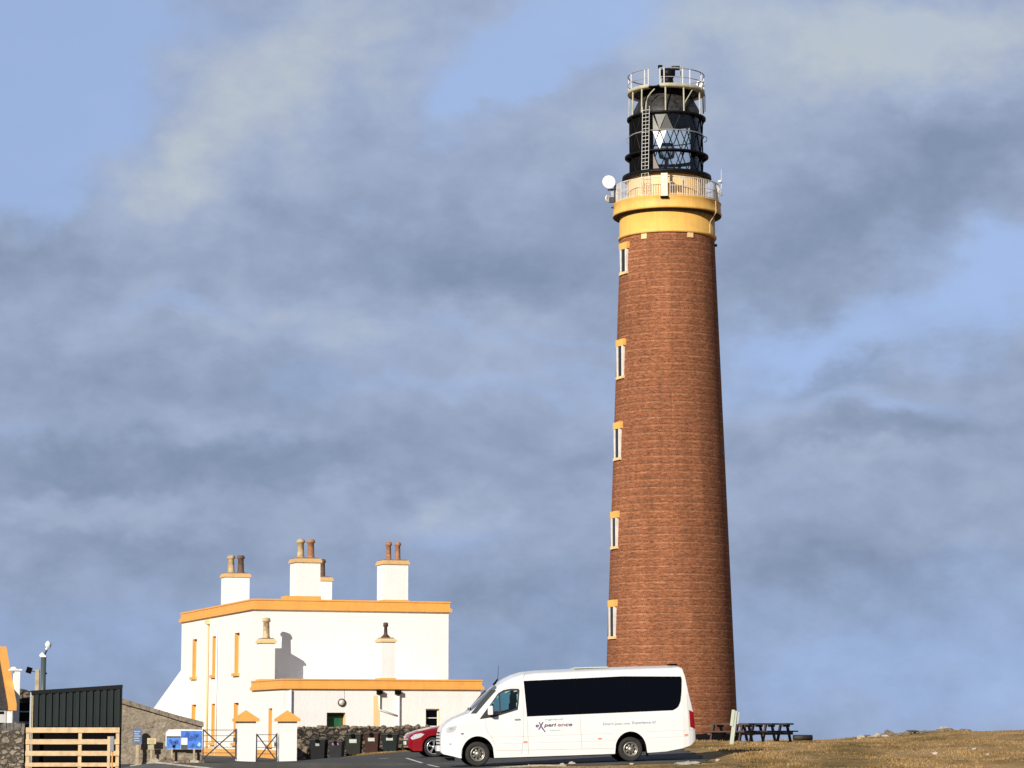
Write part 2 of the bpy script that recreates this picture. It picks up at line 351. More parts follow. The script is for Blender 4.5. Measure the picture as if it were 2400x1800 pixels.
WHITE = stain_mat('white_harling', (.81, .795, .775), (.63, .60, .56), .34, bump=.8)
OCHRE = stain_mat('ochre_paint', (.80, .385, .085), (.52, .24, .07), .55, .6, .25, 10)
WEATHERED = stain_mat('weathered_ochre_paint', (.66, .42, .19), (.34, .22, .12), .6, .7, .3, 10)
PALEOCHRE = stain_mat('pale_ochre_paint', (.76, .55, .28), (.66, .47, .25), .5, .7, .2)
YELLOW = stain_mat('yellow_gallery_paint', (.78, .455, .110), (.50, .24, .07), .6, .6, .25, 8)
CREAMY = stain_mat('cream_yellow_paint', (.78, .52, .22), (.62, .38, .17), .5, .6, .2)
BRICK = brick_mat()
BLACK = mat('black_gloss_paint', (.005, .005, .007), .5, spec=.16, var=.3)
BLACKM = mat('black_matt', (.005, .005, .005), .9, spec=.03, var=.2)
BITUMEN = mat('black_bitumen', (.005, .005, .006), .8, spec=.2, var=.4, bump=.6, bscale=6)
GALV = mat('galvanised_steel', (.36, .37, .37), .45, .35, var=.15)
WSTEEL = mat('white_painted_steel', (.60, .60, .58), .45, var=.12, vscale=5)
CREAMST = mat('cream_painted_steel', (.44, .42, .30), .5, var=.2)
DARKST = mat('dark_steel', (.05, .05, .055), .5, .3, var=.2)
GREYP = mat('grey_panel', (.11, .11, .105), .5, var=.2)
DISHW = mat('white_dish', (.82, .82, .80), .4, var=.05)
LGLASS = glass_mat('lantern_glass', (.93, .96, .96), .93, .04)
TINT = glass_mat('tinted_glass', (.55, .80, .76), .90, .03)
WINGL = mat('dark_window_glass', (.002, .0025, .005), .10, spec=.12)
PANE = mat('window_pane', (.012, .013, .017), .12, spec=.35)
STONE = rubble_mat('grey_brown_rubble', (.12, .098, .072), (.29, .24, .18), (.065, .054, .042), 5.6, .9)
STONEP = rubble_mat('pointed_rubble', (.19, .155, .115), (.29, .24, .18), (.25, .21, .16), 2.6, .5)
STONED = rubble_mat('dark_rubble', (.030, .024, .019), (.20, .16, .115), (.008, .007, .006), 4.6, 1.1)
SLAB = mat('stone_slab', (.20, .165, .125), .9, var=.4, vscale=5, bump=.7, bscale=12)
ROCKL = mat('pale_rock', (.42, .37, .29), .95, var=.35, vscale=4, bump=.8, bscale=9)
ROCKB = mat('brown_rock', (.17, .13, .09), .95, var=.4, vscale=4, bump=.8, bscale=9)
SLATE = mat('dark_slate', (.045, .042, .04), .7, var=.5, vscale=8, bump=.5)
TIMBER = mat('new_timber', (.60, .42, .235), .7, var=.22, vscale=5)
TIMBERO = mat('weathered_timber', (.40, .32, .20), .8, var=.3, vscale=6)
TIMBERD = mat('dark_timber', (.012, .007, .007), .8, var=.4, vscale=6)
TIMBERM = mat('brown_timber', (.065, .040, .032), .8, var=.4, vscale=6)
SHEDM = mat('dark_green_cladding', (.010, .017, .018), .55, spec=.18, var=.2, vscale=1.5)
SHEDK = mat('black_trim', (.004, .005, .006), .7, spec=.2)
ASPH = mat('asphalt', (.058, .056, .054), .93, var=.30, vscale=.7, bump=.5, bscale=60)
GRAVEL = mat('gravel', (.15, .14, .125), .95, var=.45, vscale=7, bump=.9, bscale=30)
KERBM = mat('pale_concrete', (.36, .33, .27), .9, var=.3, vscale=5, bump=.4)
LINEW = mat('road_paint', (.62, .62, .60), .8, var=.35, vscale=4)
GRASS = grass_mat('dry_grass'); GRASSB = grass_mat('dry_grass_blades', True)
VANW = mat('white_vehicle_paint', (.74, .745, .735), .32, spec=.4, coat=.35, var=.05, vscale=.9)
RUB = mat('tyre_rubber', (.022, .021, .020), .85, var=.3, vscale=12)
RIMS = mat('steel_wheel', (.36, .34, .30), .38, .75, var=.2, vscale=14)
ALLOY = mat('alloy_wheel', (.70, .70, .72), .25, .8)
PLASTK = mat('black_plastic', (.018, .018, .019), .6, var=.15)
LAMPG = mat('lamp_glass', (.62, .65, .68), .12, .3)
REDL = mat('red_lamp', (.32, .003, .004), .2)
ORNL = mat('orange_reflector', (.75, .26, .14), .4)
REDP = mat('red_car_paint', (.30, .004, .012), .2, .35, coat=.8)
CHROME = mat('chrome', (.75, .75, .75), .12, 1.0)
SEATM = mat('seat_fabric', (.022, .025, .03), .9)
PLATE = mat('white_plate', (.78, .78, .72), .4)
GREEND = mat('green_door_paint', (.018, .105, .045), .45, var=.15)
BINK = mat('black_bin_plastic', (.008, .0085, .010), .55, spec=.2, var=.25)
BING = mat('charcoal_bin_plastic', (.020, .022, .027), .55, spec=.2, var=.25)
BINO = mat('dark_olive_bin_plastic', (.019, .021, .018), .55, spec=.2, var=.25)
BINB = mat('brown_bin_plastic', (.045, .018, .013), .55, spec=.2, var=.25)
BINT = mat('dark_green_bin_plastic', (.010, .016, .017), .55, spec=.2, var=.25)
STICK = mat('sticker_white', (.55, .60, .56), .5, var=.25, vscale=30)
STICKP = mat('sticker_pink', (.60, .26, .34), .5, var=.5, vscale=40)
STICKG = mat('sticker_grey', (.40, .44, .42), .5, var=.5, vscale=40)
POTY = mat('buff_chimney_pot', (.50, .36, .20), .85, var=.45, vscale=5)
POTR = mat('red_clay_pot', (.34, .165, .09), .85, var=.4, vscale=5)
POTD = mat('dark_clay_pot', (.13, .075, .05), .85, var=.4, vscale=5)
RUSTP = mat('rusty_brown_iron', (.085, .045, .035), .8, var=.4, vscale=8)
BLUEP = mat('blue_panel_print', (.030, .155, .58), .45, var=.5, vscale=4.5)
BLUEL = mat('light_blue_print', (.05, .21, .62), .45, var=.35, vscale=6)
SIGNB = mat('faded_blue_sign', (.075, .125, .25), .5, var=.5, vscale=14)
SIGNY = mat('cream_sign', (.55, .46, .26), .6, var=.25, vscale=12)
INKP = mat('purple_ink', (.085, .055, .17), .5); INKR = mat('rose_ink', (.36, .20, .27), .5); INKF = mat('faded_ink', (.44, .46, .56), .5); INKC = mat('faded_teal_ink', (.42, .55, .60), .5)
SEAM = mat('panel_seam', (.33, .32, .31), .6)
GATEM = mat('dark_gate_iron', (.035, .03, .035), .6, var=.4)
SEAM2 = mat('shut_line', (.55, .54, .52), .6)

# ------------------------------------------------------------------ mesh helpers
class MB:
    def __init__(s): s.bm = bmesh.new()
    def box(s, x0, x1, y0, y1, z0, z1, mtx=None):
        vs = [s.bm.verts.new(Vector(p)) for p in ((x0,y0,z0),(x1,y0,z0),(x1,y1,z0),(x0,y1,z0),(x0,y0,z1),(x1,y0,z1),(x1,y1,z1),(x0,y1,z1))]
        if mtx is not None:
            for v in vs: v.co = mtx @ v.co
        for f in ((3,2,1,0),(4,5,6,7),(0,1,5,4),(1,2,6,5),(2,3,7,6),(3,0,4,7)): s.bm.faces.new([vs[i] for i in f])
        return s
    def tube(s, pts, r, n=8, closed=False, cap=True):
        pts = [Vector(p) for p in pts]; rings = []
        rs = r if isinstance(r, (list, tuple)) else [r]*len(pts)
        for i, p in enumerate(pts):
            if closed: d = pts[(i+1) % len(pts)]-pts[i-1]
            else: d = pts[min(i+1, len(pts)-1)]-pts[max(i-1, 0)]
            d.normalize(); up = Vector((0,0,1)) if abs(d.z) < .95 else Vector((1,0,0))
            a = d.cross(up).normalized(); b = a.cross(d)
            rings.append([s.bm.verts.new(p+(a*math.cos(t)+b*math.sin(t))*rs[i]) for t in [2*math.pi*k/n for k in range(n)]])
        m = len(rings)
        for i in range(m if closed else m-1):
            A, B = rings[i], rings[(i+1) % m]
            for k in range(n):
                f = s.bm.faces.new((A[k], A[(k+1) % n], B[(k+1) % n], B[k])); f.smooth = n > 6
        if not closed and cap:
            s.bm.faces.new(rings[0][::-1]); s.bm.faces.new(rings[-1])
        return s
    def lathe(s, prof, n=48, a0=0, a1=2*math.pi, cx=0, cy=0, uv=None, smooth=True, mtx=None):
        full = abs(a1-a0-2*math.pi) < 1e-6; cols = n if full else n+1; rows = []
        for (r, z) in prof:
            rows.append([s.bm.verts.new(Vector((cx+r*math.sin(a0+(a1-a0)*k/n), cy-r*math.cos(a0+(a1-a0)*k/n), z))) for k in range(cols)])
        if mtx is not None:
            for rw in rows:
                for v in rw: v.co = mtx @ v.co
        lay = s.bm.loops.layers.uv.get('UVMap') or (s.bm.loops.layers.uv.new('UVMap') if uv else None)
        for i in range(len(rows)-1):
            for k in range(n):
                k2 = (k+1) % cols
                f = s.bm.faces.new((rows[i][k], rows[i][k2], rows[i+1][k2], rows[i+1][k])); f.smooth = smooth
                if uv:
                    for lp, (kk, ii) in zip(f.loops, ((k, i), (k+1, i), (k+1, i+1), (k, i+1))):
                        lp[lay].uv = ((a0+(a1-a0)*kk/n)*uv, prof[ii][1])
        return s
    def prism(s, pts, vec, mtx=None):
        a = [s.bm.verts.new(Vector(p)) for p in pts]; vec = Vector(vec); b = [s.bm.verts.new(Vector(p)+vec) for p in pts]
        if mtx is not None:
            for v in a+b: v.co = mtx @ v.co
        s.bm.faces.new(a[::-1]); s.bm.faces.new(b); n = len(a)
        for i in range(n): s.bm.faces.new((a[i], a[(i+1) % n], b[(i+1) % n], b[i]))
        return s
    def face(s, pts):
        s.bm.faces.new([s.bm.verts.new(Vector(p)) for p in pts]); return s
    def rock(s, c, rx, ry, rz, seed=0, sub=2, rough=.28, rot=0.0):
        b2 = bmesh.new(); bmesh.ops.create_icosphere(b2, subdivisions=sub, radius=1)
        o = Vector((seed*3.1, seed*1.7, seed*.9)); mz = Matrix.Rotation(rot, 3, 'Z')
        idx = {}
        for v in b2.verts:
            k = 1+rough*mn.noise(v.co*1.3+o)*1.6+rough*.5*mn.noise(v.co*3.2+o)
            q = Vector((v.co.x*rx*k, v.co.y*ry*k, v.co.z*rz*k)); idx[v] = s.bm.verts.new(mz @ q+Vector(c))
        for f in b2.faces: s.bm.faces.new([idx[v] for v in f.verts])
        b2.free(); return s
    def build(s, name, m, parent=None, loc=None, rot=None, bevel=0, recalc=True):
        if recalc: bmesh.ops.recalc_face_normals(s.bm, faces=s.bm.faces)
        me = bpy.data.meshes.new(name); s.bm.to_mesh(me); s.bm.free(); me.materials.append(m)
        o = bpy.data.objects.new(name, me); COL.objects.link(o)
        if parent is not None: o.parent = parent
        if loc is not None: o.location = loc
        if rot is not None: o.rotation_euler = rot
        if bevel:
            b = o.modifiers.new('bevel', 'BEVEL'); b.width = bevel; b.segments = 2; b.limit_method = 'ANGLE'
        return o
def thing(name, label, cat, loc=(0,0,0), rot=(0,0,0), group=None):
    o = bpy.data.objects.new(name, None); COL.objects.link(o); o.location = loc; o.rotation_euler = rot; o.empty_display_size = .3
    o['label'] = label; o['category'] = cat
    if group: o['group'] = group
    return o
def tag(o, label=None, cat=None, group=None, kind=None):
    for k, v in (('label', label), ('category', cat), ('group', group), ('kind', kind)):
        if v: o[k] = v
    return o
def circle_pts(r, z, n, a0=0, a1=2*math.pi, cx=0, cy=0):
    full = abs(a1-a0-2*math.pi) < 1e-6
    return [(cx+r*math.sin(a0+(a1-a0)*k/n), cy-r*math.cos(a0+(a1-a0)*k/n), z) for k in range(n if full else n+1)]

# ================================================================== SETTING
def build_ground():
    xs = []; x = -42.0
    while x <= 42.01: xs.append(x); x += .42
    xs = [-700, -500, -400, -300, -220, -150, -100, -75, -60, -50]+xs+[50, 60, 75, 100, 150, 220, 300, 400, 500, 700]
    ys = [-1100, -900, -700, -500, -200, -60, 0, 20, 35, 45]; y = 52.0
    while y <= 172: ys.append(y); y += .42
    ys += [180, 190, 205, 225, 250, 280, 320, 370, 430, 520]
    bm = bmesh.new(); g = [[bm.verts.new((x, y, height(x, y))) for x in xs] for y in ys]
    for j in range(len(ys)-1):
        for i in range(len(xs)-1):
            f = bm.faces.new((g[j][i], g[j][i+1], g[j+1][i+1], g[j+1][i])); f.smooth = True
    me = bpy.data.meshes.new('ground'); bm.to_mesh(me); bm.free(); me.materials.append(GRASS)
    o = bpy.data.objects.new('ground', me); COL.objects.link(o); o['kind'] = 'structure'
build_ground()
SEAM_ = mat('sea_water', (.012, .035, .06), .25, bump=.4, bscale=.2)
sea = MB(); sea.face(circle_pts(13500, -60, 96)[::-1]); tag(sea.build('sea', SEAM_, recalc=False), kind='structure')
def drape(name, m, rows, lift, ncol=60):
    """rows: list of (y, x0, x1)"""
    bm = bmesh.new(); g = []
    for (y, a, b) in rows:
        g.append([bm.verts.new((lerp(a, b, k/ncol), y, height(lerp(a, b, k/ncol), y)+lift)) for k in range(ncol+1)])
    for j in range(len(g)-1):
        for i in range(ncol): bm.faces.new((g[j][i], g[j][i+1], g[j+1][i+1], g[j+1][i]))
    me = bpy.data.meshes.new(name); bm.to_mesh(me); bm.free(); me.materials.append(m)
    o = bpy.data.objects.new(name, me); COL.objects.link(o); o['kind'] = 'structure'; return o
rows = []
y = 56.0
while y < 73.9: rows.append((y, -8.9 if y < 81 else -30, -1.25+.12*math.sin(y*1.7))); y += .4
rows += [(73.9, -8.9, -1.1)]
drape('car_park', ASPH, rows, .02, 40)
rows = []; y = 73.9
while y <= FAR+.01:
    xl = -8.9 if y < 80.9 else -30
    xr = 5.6+.1*math.sin(y*2.3) if y > 74.25 else -1.1
    rows.append((y, xl, xr)); y += .35
rows = [(yy, a, b) for yy, a, b in rows]
drape('car_park', ASPH, rows, .02, 110)
rows = [(FAR-.1+.4*k, -30, -7.4) for k in range(60)]
drape('driveway', ASPH, rows, .02, 40)
rows = [(56+.5*k, -30, -8.7) for k in range(51)]
drape('gravel', GRAVEL, rows, .018, 60)
def strip_line(name, m, pts, w, lift, thick=0.0):
    bm = bmesh.new(); L_, R_ = [], []
    P2 = []
    for i in range(len(pts)-1):
        for k in range(10): P2.append(Vector(pts[i]).lerp(Vector(pts[i+1]), k/10))
    P2.append(Vector(pts[-1]))
    for i, p in enumerate(P2):
        d = (P2[min(i+1, len(P2)-1)]-P2[max(i-1, 0)]).normalized(); nrm = Vector((-d.y, d.x))
        for lst, q in ((L_, p+nrm*w/2), (R_, p-nrm*w/2)):
            z = height(q.x, q.y)+lift
            lst.append((q.x, q.y, z))
    for i in range(len(P2)-1):
        if thick:
            a = [bm.verts.new(v) for v in (L_[i], L_[i+1], R_[i+1], R_[i])]
            b = [bm.verts.new((v[0], v[1], v[2]+thick)) for v in (L_[i], L_[i+1], R_[i+1], R_[i])]
            for f in ((b[0], b[1], b[2], b[3]), (a[0], b[0], b[3], a[3]), (a[1], a[2], b[2], b[1]), (a[0], a[1], b[1], b[0]), (a[3], b[3], b[2], a[2])): bm.faces.new(f)
        else: bm.faces.new([bm.verts.new(v) for v in (L_[i], R_[i], R_[i+1], L_[i+1])])
    bmesh.ops.recalc_face_normals(bm, faces=bm.faces)
    me = bpy.data.meshes.new(name); bm.to_mesh(me); bm.free(); me.materials.append(m)
    o = bpy.data.objects.new(name, me); COL.objects.link(o); o['kind'] = 'structure'; return o
strip_line('road_marking', LINEW, [(-3.62, 91.5), (-2.1, 76.5)], .10, .026)
strip_line('road_marking', LINEW, [(-4.75, 95.5), (-4.35, 93.5)], .10, .026)
strip_line('kerb', KERBM, [(-11.6, 81.3), (-10.6, 81.2), (-8.9, 79.0)], .12, -.1, .16)
strip_line('kerb', KERBM, [(-1.15, 73.7), (-.2, 74.1), (1.5, 74.25)], .12, -.06, .11)

def build_blades():
    rnd = random.Random(3); verts = []; faces = []
    n = 0
    while n < 60000:
        y = 64 + (rnd.random()**1.25)*66; w = y*.21
        x = rnd.uniform(-1.5, w+.5)
        if rnd.random() < .12: x = rnd.uniform(-8, 0); y = rnd.uniform(111.2, 117.5)
        if paved(x, y) > .25: continue
        if 74.3 < y < 80.5 and -1.5 < x < 6: continue
        d = mn.noise(Vector((x*.5, y*.35, 7)))
        if rnd.random() > .62+d*.9: continue
        z = height(x, y); h = rnd.uniform(.02, .06)*(1+.9*d)
        if x < 6.2 and y < 74.3: h *= .55
        a = rnd.uniform(0, math.pi); bw = rnd.uniform(.012, .028); l = rnd.uniform(-.06, .06); l2 = rnd.uniform(-.05, .05)
        i = len(verts); c, s_ = math.cos(a)*bw, math.sin(a)*bw
        verts += [(x-c, y-s_, z-.02), (x+c, y+s_, z-.02), (x+l, y+l2, z+h)]; faces.append((i, i+1, i+2)); n += 1
    me = bpy.data.meshes.new('grass_tufts'); me.from_pydata(verts, [], faces); me.materials.append(GRASSB)
    o = bpy.data.objects.new('grass_tufts', me); COL.objects.link(o)
    tag(o, 'dry brown grass blades covering the slope and verge', 'grass', kind='stuff')
build_blades()

# ================================================================== LIGHTHOUSE
LY = 147.0; LXc = 8.763
LB = .55                                   # base level below ground surface
def LZ(py): return PZ(py, LY)-LB
PHI = math.atan(LXc/LY)
def build_lighthouse():
    root = thing('lighthouse', 'tall tapering red brick lighthouse with yellow gallery band and black lantern', 'lighthouse', (LXc, LY, LB))
    ka = 6200*(CP)/LY
    def Rm(rpx, py): return rpx*LY/(F*(CP-((CY-py)/F)*SP))
    def VA(deg): return R(deg)-PHI           # view angle -> local angle
    # shaft
    prof = [(3.66, 0.0)]
    for py in range(1720, 555, -20): prof.append((Rm(110.5+(py-560)*.0393, py), LZ(py)))
    prof.append((Rm(110.3, 556), LZ(553)))
    MB().lathe(prof, 128, uv=3.1).build('tower_shaft', BRICK, root)
    # plinth, broken upper edge
    pb = MB(); n = 160; zt = LZ(1721)
    rows_ = []
    for (r, z, j) in ((3.82, 0, 0), (3.80, zt-.25, 0), (3.79, zt, 1), (3.60, zt+.02, 1)):
        rows_.append([pb.bm.verts.new((r*math.sin(2*math.pi*k/n), -r*math.cos(2*math.pi*k/n), z+(j*.22*mn.noise(Vector((k*.8, 3, 0)))))) for k in range(n)])
    for i in range(3):
        for k in range(n): pb.bm.faces.new((rows_[i][k], rows_[i][(k+1) % n], rows_[i+1][(k+1) % n], rows_[i+1][k]))
    pb.build('plinth', BITUMEN, root)
    # yellow neck band
    zb, zt2 = LZ(564), LZ(521); zd0_ = LZ(510)-.02
    MB().lathe([(2.62, zb), (2.74, zb), (2.78, zb+.06), (2.78, zb+.14), (2.70, zb+.20), (2.69, zd0_), (2.60, zd0_)], 96).build('neck_band', YELLOW, root)
    # corbel and deck
    zc = LZ(516); zd0, zd1 = LZ(510), LZ(481)
    MB().lathe([(2.65, zd0-.07), (2.74, zd0-.09), (2.78, zd0-.03), (3.055, zd0-.013)], 96).build('corbel', mat('brown_soffit_shade', (.035, .016, .012), .9, var=.4), root)  # brown soffit, its colour darkened for the shade under the deck
    MB().lathe([(2.95, zd0-.01), (3.06, zd0-.01), (3.08, zd0+.10), (3.04, zd0+.16), (3.03, zd1-.07), (3.07, zd1-.03), (3.05, zd1), (2.0, zd1+.02)], 96).build('gallery_deck', YELLOW, root)
    ZD = zd1
    # vent blocks under the band
    for px in (1512.3, 1617.2):
        th = math.asin((px-1564.6)/110.5)-PHI
        M = Matrix.Rotation(th, 4, 'Z')
        z = LZ(561)+.0
        yfront = -(Rm(111, 560))
        zz = LZ(577) if px < 1560 else LZ(575)
        MB().box(-.17, .17, yfront-.06, yfront+.3, zz, zz+.28, M).build('vent_block', PALEOCHRE, root)
    # windows
    wins = [(1465.5, 567, 642), (1457.5, 794, 887), (1450.5, 988, 1078), (1443.5, 1197, 1286), (1438.5, 1405, 1497)]
    for (px, y0, y1) in wins:
        ym = (y0+y1)/2; rp = 110.5+(ym-560)*.0393; cpx = 1200+364.6*(1+(ym-560)*.0000195*1)
        th = math.asin(max(-.99, (px-cpx)/rp))
        th_l = th-PHI; M = Matrix.Rotation(th_l, 4, 'Z')
        lift = .24*math.cos(th)*rp*.75       # near side of the ring reads higher than its flank
        el = (1710-ym)/F
        dy = el*math.cos(th)*rp
        zt_, zb_ = LZ(y0+dy), LZ(y1+dy); rw = Rm(rp, ym)
        w = .49
        fr = MB()
        fr.box(-w+.08, -w+.24, -rw-.10, -rw+.45, zb_+.14, zt_-.40, M).box(w-.26, w-.10, -rw-.10, -rw+.45, zb_+.14, zt_-.40, M)
        f = fr.build('window_surround', mat('white_window_stone', (.70, .66, .60), .8, var=.15), root)
        MB().box(-w, w, -rw-.11, -rw+.5, zt_-.402, zt_-.03, M).build('lintel', YELLOW, f)
        MB().box(-w+.03, w-.03, -rw-.13, -rw+.5, zb_, zb_+.142, M).build('sill', PALEOCHRE, f)
        MB().box(-w+.235, w-.255, -rw-.055, -rw+.4, zb_+.145, zt_-.405, M).build('pane', PANE, f)
    # murette (yellow wall inside gallery)
    zr1b, zr1t = LZ(424), LZ(405)
    MB().lathe([(2.20, ZD), (2.20, zr1b-.02)], 72).build('murette_wall', CREAMY, root)
    # door in the murette
    Md = Matrix.Rotation(VA(14), 4, 'Z')
    MB().box(-.36, .36, -2.25, -2.1, ZD+.03, ZD+1.05, Md).build('gallery_door', CREAMY, root)
    # gallery railing
    zr = ZD+1.04; g = MB()
    g.tube(circle_pts(2.92, zr, 96), .028, 6, closed=True); g.tube(circle_pts(2.92, ZD+.09, 96), .02, 6, closed=True); g.tube(circle_pts(2.92, ZD+.56, 96), .016, 6, closed=True)
    for k in range(132):
        a = 2*math.pi*k/132; x_, y_ = 2.92*math.sin(a), -2.92*math.cos(a); r_ = .015 if k % 12 else .028
        g.tube([(x_, y_, ZD), (x_, y_, zr)], r_, 5)
    g.build('gallery_railing', WSTEEL, root)
    # white radio panel on the railing with dark foot
    Mp = Matrix.Rotation(VA(-2.5), 4, 'Z')
    pn = MB().box(-.19, .19, -3.16, -2.98, ZD-.10, ZD+1.2, Mp).build('radio_panel', mat('cream_panel', (.74, .66, .50), .5, var=.1), root, bevel=.02)
    MB().box(-.22, .22, -3.20, -2.96, ZD-.20, ZD-.105, Mp).build('foot', BLACKM, pn)
    MB().box(-.04, .10, -3.17, -3.0, ZD+.75, ZD+1.1, Matrix.Rotation(VA(4), 4, 'Z')).build('equipment_box', RUSTP, root)
    # base ring of lantern
    zr1t = LZ(415.5)
    MB().lathe([(2.15, zr1b-.02), (2.46, zr1b), (2.53, zr1b+.04), (2.51, zr1t), (2.05, zr1t+.02)], 96).build('lantern_base_ring', BLACK, root)
    zr2 = LZ(370.5); zmid = LZ(322.7); zr3 = LZ(281.5)
    # floor + lattice + rings
    MB().lathe([(0.02, zr1t+.02), (2.08, zr1t+.02)], 48).build('lantern_floor', BLACKM, root)
    def ring(z, r, h, name='glazing_ring', mm=BLACK):
        return MB().lathe([(1.98, z-.06), (r-.03, z-.06), (r, z-.04), (r, z+.05), (1.98, z+.07)], 96).build(name, mm, root)
    ring(zr2, 2.37, .36); ring(zr3, 2.24, .30)
    for k in range(16):       # small brackets under the walkway rings
        for z, r in ((zr2, 2.32), (zr3, 2.20)):
            M = Matrix.Rotation(2*math.pi*k/16, 4, 'Z')
            MB().prism([(-.03, -2.06, z-.06), (-.03, -r-.0, z-.06), (-.03, -2.06, z-.32)], (.06, 0, 0), M).build('ring_bracket', BLACK, root)
    mh = MB().tube(circle_pts(2.10, zmid, 96), .035, 6, closed=True)
    mh.build('handrail_hoop', GALV, root)
    for a in (-1, 1):
        c = Vector((a*2.12, 0, zmid-.12)); M = Matrix.Rotation(VA(0), 4, 'Z')
        pts = [M @ (c+Vector((a*.17*math.sin(t), 0, .17*math.cos(t)))) for t in [math.pi*q/8 for q in range(9)]]
        MB().tube(pts, .022, 6).build('grab_hoop', GALV, root)
    lat = MB(); ND = 16; rr = 2.05
    A0 = VA(-22)
    tiers = [(zr1t+.03, zr2-.06), (zr2+.07, zmid), (zmid, zr3-.06)]
    for ti, (z0, z1) in enumerate(tiers):
        off = 0 if ti % 2 == 0 else .5
        for k in range(ND):
            a = A0+2*math.pi*(k+off)/ND; b = A0+2*math.pi*(k+off+.5)/ND; c = A0+2*math.pi*(k+off+1)/ND
            def q(t, z, r=rr): return (r*math.sin(t), -r*math.cos(t), z)
            def arc(t0, z0_, t1, z1_): return [q(lerp(t0, t1, s/3), lerp(z0_, z1_, s/3)) for s in range(4)]
            lat.tube(arc(a, z1, b, z0), .030, 5); lat.tube(arc(b, z0, c, z1), .030, 5)
    lat.build('astragal_lattice', BLACK, root)
    # opaque black panels on the landward side, glass on the seaward side
    MB().lathe([(2.065, zr1t), (2.065, zr3)], 40, a0=VA(202), a1=VA(338)).build('blanking_panel', BLACKM, root)
    MB().lathe([(2.03, zr1t), (2.03, zr3)], 72, a0=VA(-22), a1=VA(202)).build('lantern_glass', LGLASS, root)
    sv = MB()
    for k in range(7):
        a = VA(202+k*(136/6.0)); sv.tube([(2.085*math.sin(a), -2.085*math.cos(a), zr1t), (2.085*math.sin(a), -2.085*math.cos(a), zr3)], .03, 4)
    sv.build('panel_mullion', BLACK, root)
    # triangular blanks, and one white glint
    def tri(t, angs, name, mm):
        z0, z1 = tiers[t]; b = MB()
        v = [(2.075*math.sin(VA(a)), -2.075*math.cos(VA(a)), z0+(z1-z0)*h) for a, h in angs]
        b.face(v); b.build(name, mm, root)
    sw = 360/16
    tri(2, [(-22, 1), (-22+sw*.5, 0), (-22, 0)], 'triangle_blank_or_glint', mat('pale_grey_panel', (.20, .20, .17), .5, var=.2))
    tri(2, [(-22+sw*.15, 1), (-22+sw, 1), (-22+sw*.5, 0)], 'triangle_blank_or_glint', GREYP)
    tri(2, [(-22+sw, 1), (-22+sw*1.5, 0), (-22+sw*.5, 0)], 'triangle_blank_or_glint', mat('grey_panel_dark', (.07, .07, .067), .5, var=.2))
    tri(1, [(-22+sw*0, 1), (-22+sw*1.0, 1), (-22+sw*.5, 0)], 'triangle_blank_or_glint', DISHW)  # opaque white pane painted in for the sun's reflection on the glass
    tri(0, [(-22, 1), (-22+sw*.5, 0), (-22, 0)], 'triangle_blank_or_glint', mat('brown_panel', (.20, .15, .14), .6))
    # lamp inside
    lm = MB().lathe([(.0, zr1t+.03), (.35, zr1t+.03), (.30, zr1t+.5), (.12, zr1t+.55), (.12, zr1t+1.1)], 20).build('lamp_pedestal', mat('grey_green_iron', (.20, .23, .22), .5), root)
    MB().lathe([(.0, zr1t+1.1), (.42, zr1t+1.12), (.50, zr1t+1.5), (.42, zr1t+1.9), (.0, zr1t+1.95)], 20).build('lens', glass_mat('lens_glass', (.85, .88, .87), .8, .1), lm)
    # roof cone, cowl
    z1 = LZ(266); z2 = LZ(243); z3 = LZ(236); z4 = LZ(217)
    roofm = mat('bitumen_roof', (.032, .030, .029), .5, spec=.3, var=.5, vscale=3.4, bump=1.0, bscale=6, dirt=(.004, .004, .004))
    MB().lathe([(2.0, zr3+.07), (1.97, LZ(269)), (1.66, LZ(245)), (1.34, LZ(222))], 72).build('roof_cone', roofm, root)
    MB().lathe([(.05, zr3+.0), (2.0, zr3+.0)], 48).build('lantern_ceiling', mat('dark_blue_ceiling', (.008, .012, .026), .6, spec=.1), root)
    MB().lathe([(1.30, LZ(222)), (2.13, LZ(222)), (2.13, LZ(220)), (1.25, LZ(219)), (.9, LZ(212)), (.5, LZ(208))], 72).build('platform_deck', BLACK, root)
    # top platform deck rim and railing (gap at ladder)
    zp = LZ(221); g0, g1 = VA(-27), VA(-9)
    A_, B_ = g1, g0+2*math.pi
    MB().lathe([(1.85, zp-.06), (2.19, zp-.06), (2.19, zp+.14), (2.16, zp+.14), (2.16, zp+.0), (1.85, zp)], 72, a0=A_, a1=B_).build('platform_rim', CREAMST, root)
    zt = LZ(180.5); zm = LZ(201)
    rl = MB().tube(circle_pts(2.16, zt, 72, A_, B_), .032, 6); rl.tube(circle_pts(2.16, zm, 72, A_, B_), .024, 6)
    rl.build('platform_railing', mat('grey_railing', (.30, .29, .31), .5, var=.2), root)
    for dg in (-9, -27.5, -34, -66, -100, 180, 140, 215, 100, 66, 38, -3, 25.5):
        a = VA(dg); x_, y_ = 2.16*math.sin(a), -2.16*math.cos(a)
        MB().box(x_-.028, x_+.028, y_-.028, y_+.028, zp, zt).build('railing_post', WSTEEL, root)
    for dg in (-40, -1, 27.5, 62, -62, 100, -100):
        a = VA(dg); r1 = 2.12
        MB().tube([(2.15*math.sin(a), -2.15*math.cos(a), zr3+.07), (r1*math.sin(a), -r1*math.cos(a), zp)], .045, 6).build('platform_strut', CREAMST, root)
    a, b = VA(28), VA(46)
    MB().tube([(2.14*math.sin(a), -2.14*math.cos(a), LZ(262)), (2.1*math.sin(b), -2.1*math.cos(b), zp-.05)], .03, 6).build('platform_strut', CREAMST, root)
    # ladder
    la = VA(-29.5); M = Matrix.Rotation(la, 4, 'Z'); zl0, zl1 = ZD+.02, LZ(268)
    ld = MB()
